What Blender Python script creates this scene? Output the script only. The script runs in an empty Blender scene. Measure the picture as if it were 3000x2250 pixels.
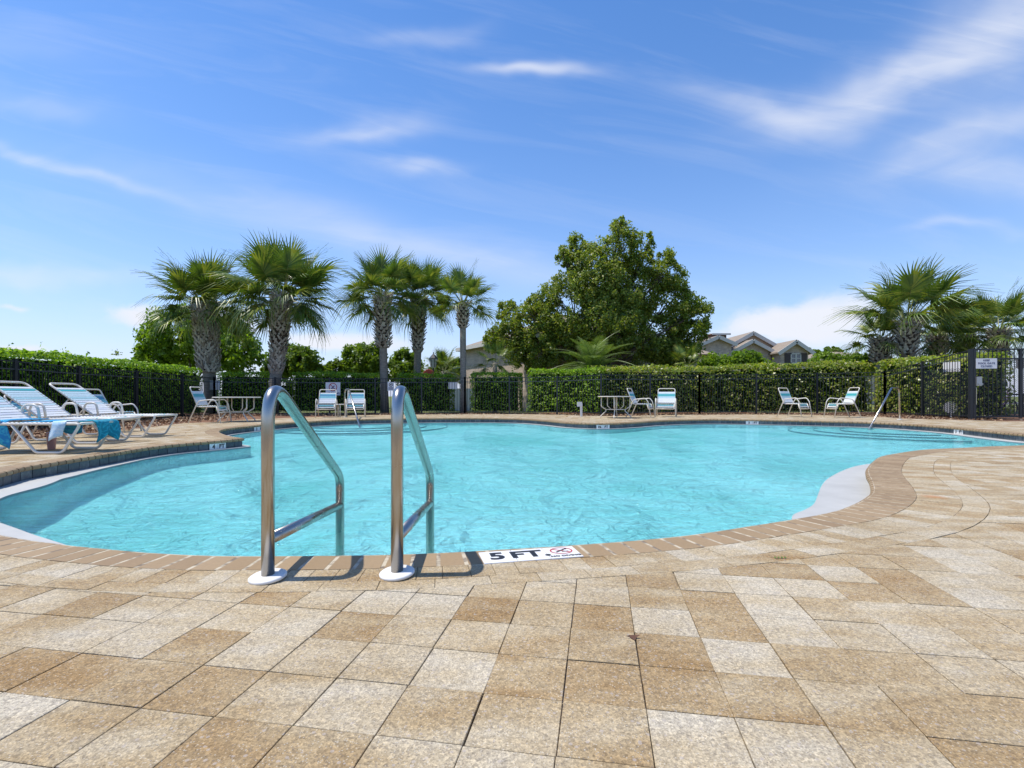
import bpy, math, random
import numpy as np
from mathutils import Vector, Matrix
from mathutils.geometry import tessellate_polygon
random.seed(7); np.random.seed(7)
S = bpy.context.scene
COL = S.collection
R = math.radians
# ------------------------------------------------------------------ camera
cd = bpy.data.cameras.new("camera"); cam = bpy.data.objects.new("camera", cd); COL.objects.link(cam)
cd.sensor_width = 36; cd.lens = 18.0; cd.clip_start = .05; cd.clip_end = 2000
cam.location = (0, 0, .7); cam.rotation_euler = (R(90), 0, 0); cd.shift_y = 35/3000
S.camera = cam
SUN = Vector((-.43, -.02, 1)).normalized()
EL = math.asin(SUN.z)
# ------------------------------------------------------------------ sun
sl = bpy.data.lights.new("sun", 'SUN'); sl.energy = 5.0; sl.angle = R(.53); sl.color = (1, .94, .84)
so = bpy.data.objects.new("sun", sl); COL.objects.link(so)
so.rotation_euler = SUN.to_track_quat('Z', 'Y').to_euler(); so.location = (-20, 0, 50)
# ------------------------------------------------------------------ view
S.view_settings.view_transform = 'Standard'; S.view_settings.look = 'None'
S.view_settings.exposure = 0; S.view_settings.gamma = 1; S.view_settings.use_curve_mapping = False
S.render.engine = 'CYCLES'
S.cycles.transparent_max_bounces = 24; S.cycles.max_bounces = 8
# ------------------------------------------------------------------ world: physical sky plus high thin cloud
W = bpy.data.worlds.new("World"); S.world = W; W.use_nodes = True
wt = W.node_tree; wt.nodes.clear()
def N(t, ty, **k):
    n = t.nodes.new(ty)
    for a, b in k.items(): setattr(n, a, b)
    return n
def mth(t, op, a, b=None, c=None, clamp=False):
    n = t.nodes.new('ShaderNodeMath'); n.operation = op; n.use_clamp = clamp
    for i, v in enumerate((a, b, c)):
        if v is None: continue
        if isinstance(v, (int, float)): n.inputs[i].default_value = v
        else: t.links.new(v, n.inputs[i])
    return n.outputs[0]
def L(t, a, b): t.links.new(a, b)
sky = N(wt, 'ShaderNodeTexSky', sky_type='NISHITA', sun_disc=False)
sky.sun_elevation = EL; sky.sun_rotation = math.atan2(SUN.x, SUN.y)
sky.air_density = 1.0; sky.dust_density = .3; sky.ozone_density = 2.0; sky.altitude = 0
hsv = N(wt, 'ShaderNodeHueSaturation'); hsv.inputs['Saturation'].default_value = 1.3; hsv.inputs['Value'].default_value = 1.75
gradn = N(wt, 'ShaderNodeMix', data_type='RGBA', blend_type='MULTIPLY'); gradn.inputs[0].default_value = 1; gradn.inputs[7].default_value = (1.02, .965, 1.0, 1)
L(wt, sky.outputs[0], gradn.inputs[6]); L(wt, gradn.outputs[2], hsv.inputs['Color'])
tc = N(wt, 'ShaderNodeTexCoord'); sep = N(wt, 'ShaderNodeSeparateXYZ'); L(wt, tc.outputs['Generated'], sep.inputs[0])
dx, dy, dz = sep.outputs
ady = mth(wt, 'MAXIMUM', mth(wt, 'ABSOLUTE', dy), .05)
U = mth(wt, 'DIVIDE', dx, ady); V = mth(wt, 'DIVIDE', dz, ady)
fr = mth(wt, 'MULTIPLY_ADD', dy, 4, .2, clamp=True)
def streak(rot, sx, sy, det, rough, seed, dist=.6):
    c = N(wt, 'ShaderNodeCombineXYZ'); L(wt, U, c.inputs[0]); L(wt, V, c.inputs[1]); c.inputs[2].default_value = seed
    m = N(wt, 'ShaderNodeMapping', vector_type='TEXTURE'); m.inputs['Rotation'].default_value = (0, 0, R(rot)); m.inputs['Scale'].default_value = (sx, sy, 1)
    L(wt, c.outputs[0], m.inputs[0])
    n = N(wt, 'ShaderNodeTexNoise'); n.inputs['Scale'].default_value = 1; n.inputs['Detail'].default_value = det; n.inputs['Roughness'].default_value = rough
    n.inputs['Distortion'].default_value = dist
    L(wt, m.outputs[0], n.inputs['Vector']); return n.outputs['Fac']
s1 = streak(12, .30, .075, 5, .5, 0, .9); s2 = streak(-12, .5, .06, 6, .6, 4, .8); pf = streak(0, .09, .05, 7, .62, 9, .4)
warp = streak(0, .25, .18, 3, .5, 2, 0)
wv = mth(wt, 'MULTIPLY', mth(wt, 'SUBTRACT', warp, .5), .11)
Uw = mth(wt, 'ADD', U, wv); Vw = mth(wt, 'SUBTRACT', V, wv)
# (u, v, half length, half height, tilt, strength) of every cloud seen, in view angles
CIR = [(1560,196,170,20,-2,.75),(1248,95,150,26,8,.25),(1060,384,170,30,6,.55),(1235,486,110,22,-4,.45),
 (2250,330,210,42,-14,.42),(2480,290,270,60,18,.45),(2760,190,320,85,24,.45),(2960,70,240,150,40,.5),(2860,395,340,55,18,.5),(2930,515,260,60,-6,.55),
 (170,480,330,16,-17,.5),(135,312,170,36,-5,.28),(900,640,700,60,-14,.25),(1400,760,500,50,-10,.25),(120,815,300,26,-3,.42),
 (2820,668,150,14,0,.3),(60,140,260,60,-10,.15)]
PUF = [(400,915,90,26,0,.8),(930,985,140,36,-5,.95),(705,950,70,34,-25,.8),(2390,925,230,62,8,.95),(2300,985,260,28,0,.4),(40,1010,90,18,0,.8),(34,897,50,9,0,.5),(1130,1010,120,30,0,.5)]
def blob(u, v, a, b, ang, s, pw=1.0, UU=Uw, VV=Vw):
    cu, cv = (u-1500)/1500, (1160-v)/1500; a, b = a/1500, b/1500; c, sn = math.cos(R(ang)), math.sin(R(ang))
    p = mth(wt, 'SUBTRACT', UU, cu); q = mth(wt, 'SUBTRACT', VV, cv)
    x = mth(wt, 'ADD', mth(wt, 'MULTIPLY', p, c/a), mth(wt, 'MULTIPLY', q, sn/a))
    y = mth(wt, 'ADD', mth(wt, 'MULTIPLY', p, -sn/b), mth(wt, 'MULTIPLY', q, c/b))
    r = mth(wt, 'ADD', mth(wt, 'MULTIPLY', x, x), mth(wt, 'MULTIPLY', y, y))
    return mth(wt, 'MULTIPLY', mth(wt, 'EXPONENT', mth(wt, 'MULTIPLY', r, -pw)), s)
cs = None
for b in CIR:
    k = blob(*b); cs = k if cs is None else mth(wt, 'ADD', cs, k)
ps = None
for b in PUF:
    k = blob(*b, pw=.9); ps = k if ps is None else mth(wt, 'ADD', ps, k)
stk = mth(wt, 'MULTIPLY_ADD', mth(wt, 'ADD', s1, mth(wt, 'MULTIPLY', s2, .5)), 2.6, -1.15, clamp=True)
cirr = mth(wt, 'MULTIPLY', cs, mth(wt, 'MULTIPLY_ADD', stk, .42, .42))
faint = mth(wt, 'MULTIPLY', mth(wt, 'MULTIPLY_ADD', s2, 2.4, -1.15, clamp=True), .16)
puff = mth(wt, 'MULTIPLY', mth(wt, 'SUBTRACT', mth(wt, 'ADD', ps, mth(wt, 'MULTIPLY', mth(wt, 'SUBTRACT', pf, .5), 1.3)), .16), 2.4, clamp=True)
puff = mth(wt, 'MULTIPLY', puff, mth(wt, 'MULTIPLY', mth(wt, 'MINIMUM', ps, 1.0), 1.25, clamp=True))
allc = mth(wt, 'ADD', mth(wt, 'ADD', cirr, faint), puff)
allc = mth(wt, 'MULTIPLY', allc, mth(wt, 'MULTIPLY_ADD', fr, .75, .25), clamp=True)
allc = mth(wt, 'MULTIPLY', allc, mth(wt, 'MULTIPLY', dz, 30, clamp=True))
hz = mth(wt, 'MULTIPLY', mth(wt, 'EXPONENT', mth(wt, 'MULTIPLY', mth(wt, 'MAXIMUM', dz, 0), -5.0)), .85)
mh = N(wt, 'ShaderNodeMix', data_type='RGBA'); L(wt, hz, mh.inputs[0]); L(wt, hsv.outputs[0], mh.inputs[6]); mh.inputs[7].default_value = (4.3, 5.2, 7.7, 1)
mx = N(wt, 'ShaderNodeMix', data_type='RGBA'); L(wt, allc, mx.inputs[0]); L(wt, mh.outputs[2], mx.inputs[6]); mx.inputs[7].default_value = (7.2, 7.5, 8.3, 1)
bg = N(wt, 'ShaderNodeBackground'); bg.inputs[1].default_value = .12; L(wt, mx.outputs[2], bg.inputs[0])
wo = N(wt, 'ShaderNodeOutputWorld'); L(wt, bg.outputs[0], wo.inputs[0])

# ------------------------------------------------------------------ helpers
F, H, CX, HV = 1500.0, .7, 1500.0, 1160.0
def G(u, v, z=0.0):                     # a photographed point on the level z -> its place
    y = F*(H-z)/(v-HV); return ((u-CX)*y/F, y)
class MB:
    def __init__(s): s.v = []; s.f = []; s.a = []
    def add(s, vs, fs, tone=.5):
        o = len(s.v); s.v += [tuple(p) for p in vs]; s.f += [tuple(i+o for i in f) for f in fs]; s.a += [tone]*len(fs)
        return s
    def box(s, x0, x1, y0, y1, z0, z1, tone=.5):
        vs = [(x, y, z) for x in (x0, x1) for y in (y0, y1) for z in (z0, z1)]
        return s.add(vs, [(0,1,3,2),(4,6,7,5),(0,4,5,1),(2,3,7,6),(0,2,6,4),(1,5,7,3)], tone)
    def beam(s, p, q, w, h=None, up=(0, 0, 1), tone=.5):
        p, q = Vector(p), Vector(q); h = h or w; d = (q-p).normalized(); u = Vector(up)
        if abs(d.dot(u)) > .99: u = Vector((0, 1, 0))
        sx = d.cross(u).normalized()*w/2; sy = sx.cross(d).normalized()*h/2
        vs = [c+a*sx+b*sy for c in (p, q) for a, b in ((-1,-1),(1,-1),(1,1),(-1,1))]
        return s.add(vs, [(0,1,2,3),(7,6,5,4),(0,4,5,1),(1,5,6,2),(2,6,7,3),(3,7,4,0)], tone)
    def tube(s, path, r, n=10, cap=True, tone=.5, radii=None, closed=False):
        P = [Vector(p) for p in path]; m = len(P); up = None; vs = []
        for i, p in enumerate(P):
            if closed: d = (P[(i+1) % m]-P[i-1]).normalized()
            else: d = ((P[min(i+1, m-1)]-p).normalized() + (p-P[max(i-1, 0)]).normalized())
            d = d.normalized()
            if up is None:
                up = Vector((0, 0, 1)) if abs(d.z) < .9 else Vector((1, 0, 0))
            a = (up - d*up.dot(d)).normalized(); up = a; b = d.cross(a)
            rr = radii[i] if radii else r
            for k in range(n):
                t = 2*math.pi*k/n; vs.append(p+(a*math.cos(t)+b*math.sin(t))*rr)
        fs = []
        for i in range(m if closed else m-1):
            j = (i+1) % m
            for k in range(n): fs.append((i*n+k, i*n+(k+1) % n, j*n+(k+1) % n, j*n+k))
        if cap and not closed: fs += [tuple(range(n))[::-1], tuple(range((m-1)*n, m*n))]
        return s.add(vs, fs, tone)
    def prism(s, poly, z0, z1, tone=.5, bev=0):     # convex polygon in plan, ccw
        n = len(poly)
        if bev:
            c = (sum(p[0] for p in poly)/n, sum(p[1] for p in poly)/n)
            ins = []
            for p in poly:
                d = math.hypot(c[0]-p[0], c[1]-p[1]) or 1; k = min(bev*1.4/d, .4); ins.append((p[0]+(c[0]-p[0])*k, p[1]+(c[1]-p[1])*k))
            vs = [(x, y, z0) for x, y in poly]+[(x, y, z1-bev*.8) for x, y in poly]+[(x, y, z1) for x, y in ins]
            fs = [tuple(range(2*n, 3*n))]
            for i in range(n):
                j = (i+1) % n; fs += [(i, j, n+j, n+i), (n+i, n+j, 2*n+j, 2*n+i)]
        else:
            vs = [(x, y, z0) for x, y in poly]+[(x, y, z1) for x, y in poly]
            fs = [tuple(range(n, 2*n))]+[(i, (i+1) % n, n+(i+1) % n, n+i) for i in range(n)]
        return s.add(vs, fs, tone)
    def lathe(s, prof, n=20, c=(0, 0, 0), tone=.5):
        vs = []; m = len(prof)
        for r, z in prof:
            for k in range(n): t = 2*math.pi*k/n; vs.append((c[0]+r*math.cos(t), c[1]+r*math.sin(t), c[2]+z))
        fs = [(i*n+k, i*n+(k+1) % n, (i+1)*n+(k+1) % n, (i+1)*n+k) for i in range(m-1) for k in range(n)]
        fs += [tuple(range(n))[::-1], tuple(range((m-1)*n, m*n))]
        return s.add(vs, fs, tone)
    def mesh(s, name, m, smooth=False):
        me = bpy.data.meshes.new(name); me.from_pydata(s.v, [], s.f)
        at = me.attributes.new('tone', 'FLOAT', 'FACE'); at.data.foreach_set('value', s.a)
        for k in (m if isinstance(m, (list, tuple)) else [m]): me.materials.append(k)
        if smooth: me.polygons.foreach_set('use_smooth', [True]*len(me.polygons))
        me.update(); return me
    def build(s, name, m, parent=None, smooth=False, loc=None):
        return obj(name, s.mesh(name, m, smooth), parent, loc)
def obj(name, me, parent=None, loc=None, rot=None, scale=None, mat4=None):
    o = bpy.data.objects.new(name, me); COL.objects.link(o)
    if parent is not None: o.parent = parent
    if loc is not None: o.location = loc
    if rot is not None: o.rotation_euler = rot
    if scale is not None: o.scale = scale
    if mat4 is not None: o.matrix_basis = mat4
    return o
def tag(o, label=None, cat=None, group=None, kind=None):
    if label: o['label'] = label
    if cat: o['category'] = cat
    if group: o['group'] = group
    if kind: o['kind'] = kind
    return o
def thing(name, label, cat, loc=(0, 0, 0), rz=0, group=None):
    o = bpy.data.objects.new(name, None); COL.objects.link(o); o.empty_display_size = .2
    o.location = loc; o.rotation_euler = (0, 0, rz); return tag(o, label, cat, group)
def copy_tree(o, parent=None):
    c = o.copy(); COL.objects.link(c); c.parent = parent
    for ch in list(o.children): copy_tree(ch, c)
    return c
def fillet(pts, r, n=5, closed=False):
    P = [Vector(p) for p in pts]; m = len(P); out = []
    for i, p in enumerate(P):
        if not closed and i in (0, m-1): out.append(p); continue
        a = P[i-1]-p; b = P[(i+1) % m]-p; rr = r[i] if isinstance(r, (list, tuple)) else r
        la, lb = a.length, b.length; a.normalize(); b.normalize()
        ang = a.angle(b)
        if ang > 3.1: out.append(p); continue
        t = min(rr/math.tan(ang/2), la*.48, lb*.48)
        s0, s1 = p+a*t, p+b*t
        for k in range(n+1):
            w = k/n; out.append(s0*(1-w)**2+p*2*w*(1-w)+s1*w*w)
    return out

# ------------------------------------------------------------------ materials
def mat(name, col=(.5, .5, .5), rough=.6, metal=0.0, spec=.5, fn=None, **k):
    m = bpy.data.materials.new(name); m.use_nodes = True; t = m.node_tree; b = t.nodes['Principled BSDF']
    b.inputs['Base Color'].default_value = (*col, 1); b.inputs['Roughness'].default_value = rough; b.inputs['Metallic'].default_value = metal
    b.inputs['Specular IOR Level'].default_value = spec
    if fn: fn(t, b)
    return m
def noise(t, scale, det=4, rough=.55, vec=None, dist=0, dims='3D'):
    n = N(t, 'ShaderNodeTexNoise'); n.inputs['Scale'].default_value = scale; n.inputs['Detail'].default_value = det; n.inputs['Roughness'].default_value = rough; n.inputs['Distortion'].default_value = dist
    if vec is None:
        c = N(t, 'ShaderNodeNewGeometry'); vec = c.outputs['Position']
    L(t, vec, n.inputs['Vector']); return n.outputs['Fac']
def ramp(t, fac, stops):
    r = N(t, 'ShaderNodeValToRGB'); L(t, fac, r.inputs[0]); e = r.color_ramp.elements
    while len(e) > 1: e.remove(e[-1])
    e[0].position = stops[0][0]; e[0].color = (*stops[0][1], 1)
    for p, c in stops[1:]:
        x = e.new(p); x.color = (*c, 1)
    return r.outputs[0]
def mixc(t, fac, a, b, mode='MIX'):
    m = N(t, 'ShaderNodeMix', data_type='RGBA', blend_type=mode)
    for i, v in ((0, fac), (6, a), (7, b)):
        if isinstance(v, (int, float)): m.inputs[i].default_value = v
        elif isinstance(v, tuple): m.inputs[i].default_value = (*v, 1) if len(v) == 3 else v
        else: L(t, v, m.inputs[i])
    return m.outputs[2]
def bump(t, b, h, strength=.3, dist=.01):
    n = N(t, 'ShaderNodeBump'); n.inputs['Strength'].default_value = strength; n.inputs['Distance'].default_value = dist
    L(t, h, n.inputs['Height']); L(t, n.outputs[0], b.inputs['Normal'])
def attr(t, name='tone'):
    a = N(t, 'ShaderNodeAttribute', attribute_name=name); return a.outputs['Fac']
def island(t): return N(t, 'ShaderNodeNewGeometry').outputs['Random Per Island']
def pos(t): return N(t, 'ShaderNodeNewGeometry').outputs['Position']

def paver_fn(t, b):
    p = pos(t); tn = mth(t, 'MULTIPLY_ADD', attr(t), .78, .10)
    st = N(t, 'ShaderNodeMapping'); st.inputs['Rotation'].default_value = (0, 0, R(10)); st.inputs['Scale'].default_value = (2.2, 7, 1); L(t, p, st.inputs[0])
    big = noise(t, 1, 3, .5, st.outputs[0])
    f = mth(t, 'ADD', mth(t, 'ADD', tn, mth(t, 'MULTIPLY', mth(t, 'SUBTRACT', big, .5), 1.2)), mth(t, 'MULTIPLY', mth(t, 'SUBTRACT', noise(t, 9, 4, .65, p), .5), .55))
    base = ramp(t, f, [(.0, (.46, .415, .33)), (.3, (.415, .350, .244)), (.55, (.355, .275, .165)), (.92, (.275, .183, .088))])
    fine = noise(t, 210, 3, .7, p)
    sp = N(t, 'ShaderNodeTexVoronoi'); sp.inputs['Scale'].default_value = 230; L(t, p, sp.inputs['Vector'])
    sp2 = N(t, 'ShaderNodeTexVoronoi'); sp2.inputs['Scale'].default_value = 85; L(t, p, sp2.inputs['Vector'])
    base = mixc(t, 1.0, base, ramp(t, fine, [(.3, (.70, .69, .67)), (.5, (1, 1, 1)), (.72, (1.2, 1.19, 1.16))]), 'MULTIPLY')
    bc = N(t, 'ShaderNodeSeparateColor'); L(t, sp.outputs['Color'], bc.inputs[0])
    ag = N(t, 'ShaderNodeTexVoronoi'); ag.inputs['Scale'].default_value = 120; L(t, p, ag.inputs['Vector'])
    ac = N(t, 'ShaderNodeSeparateColor'); L(t, ag.outputs['Color'], ac.inputs[0])
    base = mixc(t, .66, base, ramp(t, ac.outputs[2], [(0, (.66, .65, .66)), (.25, (.92, .90, .87)), (.6, (1.04, 1.03, 1.0)), (1, (1.30, 1.27, 1.2))]), 'MULTIPLY')
    base = mixc(t, 1.0, base, ramp(t, bc.outputs[2], [(0, (.80, .79, .78)), (.5, (1.0, 1.0, 1.0)), (1, (1.2, 1.19, 1.17))]), 'MULTIPLY')
    lt = mth(t, 'MULTIPLY', mth(t, 'GREATER_THAN', bc.outputs[0], .86), mth(t, 'LESS_THAN', sp.outputs['Distance'], .42))
    base = mixc(t, mth(t, 'MULTIPLY', lt, .5), base, (.56, .52, .44))
    dk = mth(t, 'MULTIPLY', mth(t, 'GREATER_THAN', bc.outputs[1], .88), mth(t, 'LESS_THAN', sp.outputs['Distance'], .40))
    base = mixc(t, mth(t, 'MULTIPLY', dk, .6), base, (.20, .17, .15))
    bc2 = N(t, 'ShaderNodeSeparateColor'); L(t, sp2.outputs['Color'], bc2.inputs[0])
    gr = mth(t, 'MULTIPLY', mth(t, 'GREATER_THAN', bc2.outputs[0], .9), mth(t, 'LESS_THAN', sp2.outputs['Distance'], .35))
    base = mixc(t, mth(t, 'MULTIPLY', gr, .55), base, (.42, .37, .33))
    dirt = noise(t, 1.3, 4, .6, p)
    base = mixc(t, 1.0, base, ramp(t, dirt, [(.3, (.90, .885, .86)), (.6, (1.04, 1.04, 1.04))]), 'MULTIPLY')
    rs = N(t, 'ShaderNodeVectorMath', operation='DISTANCE'); L(t, p, rs.inputs[0]); rs.inputs[1].default_value = (2.93, 3.56, 0)     # rust stain on the right of the coping bend
    rf = mth(t, 'MULTIPLY', mth(t, 'SUBTRACT', .10, mth(t, 'MULTIPLY', rs.outputs['Value'], mth(t, 'MULTIPLY_ADD', noise(t, 25, 3), 1.2, .5))), 14, clamp=True)
    base = mixc(t, mth(t, 'MULTIPLY', rf, .55), base, (.42, .17, .05))
    L(t, base, b.inputs['Base Color'])
    bump(t, b, mth(t, 'ADD', mth(t, 'MULTIPLY', fine, .8), mth(t, 'MULTIPLY', sp.outputs['Distance'], .5)), .8, .002)
M = {}
M['paver'] = mat('sandblasted_paver', rough=.85, spec=.25, fn=paver_fn)
def coping_fn(t, b):
    tn = attr(t); p = pos(t)
    c = ramp(t, mth(t, 'ADD', tn, mth(t, 'MULTIPLY', mth(t, 'SUBTRACT', noise(t, 6, 4), .5), .5)), [(.1, (.325, .23, .13)), (.5, (.295, .206, .112)), (.9, (.265, .182, .10))])
    c = mixc(t, 1.0, c, ramp(t, noise(t, 60, 3, .7), [(.3, (.92, .92, .92)), (.7, (1.06, 1.06, 1.06))]), 'MULTIPLY')
    st = ramp(t, noise(t, 9, 6, .7), [(.66, (0, 0, 0)), (.74, (1, 1, 1))])
    c = mixc(t, mth(t, 'MULTIPLY', st, .12), c, (.12, .09, .07))
    L(t, c, b.inputs['Base Color']); bump(t, b, noise(t, 320, 2), .25, .0008)
M['coping'] = mat('coping_brick', rough=.7, spec=.3, fn=coping_fn)
M['grout'] = mat('cream_grout', (.50, .43, .31), .9, fn=lambda t, b: L(t, ramp(t, noise(t, 14, 4), [(.4, (.18, .14, .10)), (.55, (.50, .43, .31))]), b.inputs['Base Color']))
M['joint'] = mat('joint_sand', (.13, .10, .07), .95, fn=lambda t, b: L(t, ramp(t, noise(t, 5, 5), [(.36, (.07, .05, .035)), (.5, (.24, .185, .125)), (.6, (.42, .34, .24))]), b.inputs['Base Color']))
def plaster_fn(t, b):
    c = ramp(t, noise(t, 2.5, 5, .6), [(.3, (.38, .38, .36)), (.7, (.46, .46, .435))]); L(t, c, b.inputs['Base Color']); bump(t, b, noise(t, 60, 3), .1, .003)
M['plaster'] = mat('white_plaster', rough=.7, fn=plaster_fn)
M['lip'] = mat('shadow_line_plaster', (.22, .24, .25), .8)  # dark tone painted in for the shadow line along the ledge edge
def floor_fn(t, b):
    c = ramp(t, noise(t, .5, 5, .6, dist=.8), [(.30, (.34, .57, .53)), (.5, (.53, .68, .67)), (.66, (.68, .76, .76))])  # aqua and pale patches painted into the plaster colour for rippling water light
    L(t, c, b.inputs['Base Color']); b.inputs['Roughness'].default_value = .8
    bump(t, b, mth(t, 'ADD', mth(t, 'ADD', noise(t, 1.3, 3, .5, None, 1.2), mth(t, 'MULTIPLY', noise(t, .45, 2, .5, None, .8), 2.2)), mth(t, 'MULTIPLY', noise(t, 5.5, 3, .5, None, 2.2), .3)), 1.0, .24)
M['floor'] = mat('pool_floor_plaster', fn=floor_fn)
def tile_fn(t, b):
    c = ramp(t, mth(t, 'ADD', mth(t, 'MULTIPLY', noise(t, 22, 5, .7), .8), mth(t, 'MULTIPLY', attr(t), .25)), [(.3, (.035, .048, .065)), (.5, (.065, .085, .105)), (.66, (.105, .125, .14)), (.8, (.2, .22, .23))])
    L(t, c, b.inputs['Base Color']); bump(t, b, noise(t, 40, 4), .4, .004)
M['tile'] = mat('slate_tile', rough=.35, spec=.5, fn=tile_fn)
M['tile_grout'] = mat('tile_grout', (.33, .36, .37), .9)
M['dark_tile'] = mat('dark_step_tile', (.05, .11, .15), .5)
def water_fn():
    m = bpy.data.materials.new('pool_water'); m.use_nodes = True; t = m.node_tree; t.nodes.clear()
    p = pos(t)
    mp = N(t, 'ShaderNodeMapping'); mp.inputs['Scale'].default_value = (1.0, 1.9, 1); mp.inputs['Rotation'].default_value = (0, 0, R(8)); L(t, p, mp.inputs[0])
    n1 = noise(t, 2.6, 5, .58, mp.outputs[0], 1.1); n2 = noise(t, 10, 4, .6, mp.outputs[0], .6)
    h = mth(t, 'ADD', n1, mth(t, 'MULTIPLY', n2, .28))
    bp = N(t, 'ShaderNodeBump'); bp.inputs['Strength'].default_value = 1.0; bp.inputs['Distance'].default_value = WBUMP; L(t, h, bp.inputs['Height'])
    tr = N(t, 'ShaderNodeBsdfTransparent'); tr.inputs[0].default_value = (.585, .93, .97, 1)
    rf = N(t, 'ShaderNodeBsdfRefraction'); rf.inputs['Color'].default_value = (.585, .93, .97, 1); rf.inputs['IOR'].default_value = 1.33; rf.inputs['Roughness'].default_value = .0; L(t, bp.outputs[0], rf.inputs['Normal'])
    mr = N(t, 'ShaderNodeMixShader'); mr.inputs[0].default_value = WREF; L(t, tr.outputs[0], mr.inputs[1]); L(t, rf.outputs[0], mr.inputs[2])
    gl = N(t, 'ShaderNodeBsdfGlossy'); gl.inputs['Color'].default_value = (1, 1, 1, 1); gl.inputs['Roughness'].default_value = .04; L(t, bp.outputs[0], gl.inputs['Normal'])
    fz = N(t, 'ShaderNodeFresnel'); fz.inputs['IOR'].default_value = 1.33; L(t, bp.outputs[0], fz.inputs['Normal'])
    f = mth(t, 'MINIMUM', mth(t, 'MULTIPLY', fz.outputs[0], .85), .46)
    ms = N(t, 'ShaderNodeMixShader'); L(t, f, ms.inputs[0]); L(t, mr.outputs[0], ms.inputs[1]); L(t, gl.outputs[0], ms.inputs[2])
    o = N(t, 'ShaderNodeOutputMaterial'); L(t, ms.outputs[0], o.inputs[0]); return m
WBUMP, WREF = .06, .22
M['water'] = water_fn()
def steel_fn(t, b):
    L(t, ramp(t, noise(t, 3, 3), [(.4, (.22,)*3), (.7, (.32,)*3)]), b.inputs['Roughness'])
M['steel'] = mat('brushed_steel', (.43, .405, .37), .25, 1.0, fn=steel_fn)
M['esc'] = mat('white_escutcheon', (.72, .71, .68), .5)
M['cream_metal'] = mat('cream_powder_coat', (.68, .64, .56), .35)
def strapm(n, c): M[n] = mat(n+'_vinyl_strap', c, .45, fn=lambda t, b: bump(t, b, noise(t, 90, 3), .2, .003))
for n, c in dict(s_white=(.72, .74, .74), s_pale=(.50, .64, .68), s_light=(.36, .56, .60), s_teal=(.06, .38, .40), s_blue=(.07, .24, .42), s_mid=(.16, .44, .52), s_grey=(.60, .62, .66)).items(): strapm(n, c)
M['fence'] = mat('black_aluminium', (.026, .03, .036), .38, .2)
M['fence_grey'] = mat('weathered_black_rail', (.045, .055, .06), .5)
M['sign'] = mat('white_sign_panel', (.74, .74, .75), .45)
M['ink'] = mat('navy_ink', (.03, .035, .12), .5); M['black_ink'] = mat('black_ink', (.012, .012, .014), .5); M['red_ink'] = mat('red_ink', (.45, .05, .05), .5)
M['marker'] = mat('white_ceramic_marker', (.76, .76, .75), .3)
def leafm(name, cols, tl=.42, gloss=.35, rough=.45):
    m = bpy.data.materials.new(name); m.use_nodes = True; t = m.node_tree; b = t.nodes['Principled BSDF']
    c = ramp(t, island(t), [(i/(len(cols)-1) if len(cols) > 1 else 0, c) for i, c in enumerate(cols)])
    c = mixc(t, 1.0, c, ramp(t, noise(t, 1.1, 3), [(.35, (.8, .82, .8)), (.65, (1.2, 1.15, 1.1))]), 'MULTIPLY')
    L(t, c, b.inputs['Base Color']); b.inputs['Roughness'].default_value = rough; b.inputs['Specular IOR Level'].default_value = gloss
    tn = N(t, 'ShaderNodeBsdfTranslucent'); L(t, mixc(t, 1.0, c, (1.5, 1.6, .6), 'MULTIPLY'), tn.inputs[0])
    ms = N(t, 'ShaderNodeMixShader'); ms.inputs[0].default_value = tl; L(t, b.outputs[0], ms.inputs[1]); L(t, tn.outputs[0], ms.inputs[2])
    L(t, ms.outputs[0], t.nodes['Material Output'].inputs[0]); M[name] = m
leafm('hedge_leaf', [(.09, .18, .018), (.16, .29, .025), (.25, .41, .034), (.36, .50, .05)])
leafm('viburnum_leaf', [(.07, .12, .018), (.16, .24, .028), (.28, .38, .04), (.36, .38, .07), (.44, .40, .22)], .45, gloss=.6, rough=.35)
leafm('oak_leaf', [(.09, .145, .022), (.145, .21, .03), (.225, .28, .042), (.35, .345, .07)], gloss=.5)
leafm('tree_leaf', [(.08, .14, .016), (.13, .20, .022), (.19, .27, .03)])
leafm('bright_tree_leaf', [(.09, .16, .016), (.15, .25, .022), (.22, .33, .03)])
leafm('palm_blade', [(.06, .11, .02), (.10, .165, .026), (.16, .225, .034), (.28, .30, .06)], .2, .5, .4)
leafm('date_blade', [(.10, .17, .04), (.14, .22, .06), (.20, .27, .09)], .3, .5, .4)
M['petiole'] = mat('palm_petiole', (.20, .22, .07), .5)
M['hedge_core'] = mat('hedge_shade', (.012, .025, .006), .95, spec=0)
def boot_fn(t, b): L(t, mixc(t, 1.0, ramp(t, island(t), [(0, (.20, .165, .13)), (.5, (.40, .365, .31)), (1, (.60, .57, .50))]), ramp(t, noise(t, 25, 4), [(.3, (.6, .6, .6)), (.7, (1.15, 1.15, 1.15))]), 'MULTIPLY'), b.inputs['Base Color'])
M['boot'] = mat('palm_boots', rough=.9, fn=boot_fn)
M['boot_core'] = mat('palm_fibre', (.055, .038, .026), .95)
def bark_fn(t, b):
    mp = N(t, 'ShaderNodeMapping'); mp.inputs['Scale'].default_value = (1, 1, 5); L(t, pos(t), mp.inputs[0])
    h = noise(t, 7, 5, .65, mp.outputs[0]); L(t, ramp(t, h, [(.3, (.13, .115, .095)), (.6, (.27, .245, .21))]), b.inputs['Base Color']); bump(t, b, h, .7, .02)
M['bark'] = mat('grey_palm_bark', rough=.9, fn=bark_fn)
M['oak_bark'] = mat('oak_bark', (.10, .08, .06), .9)
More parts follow.
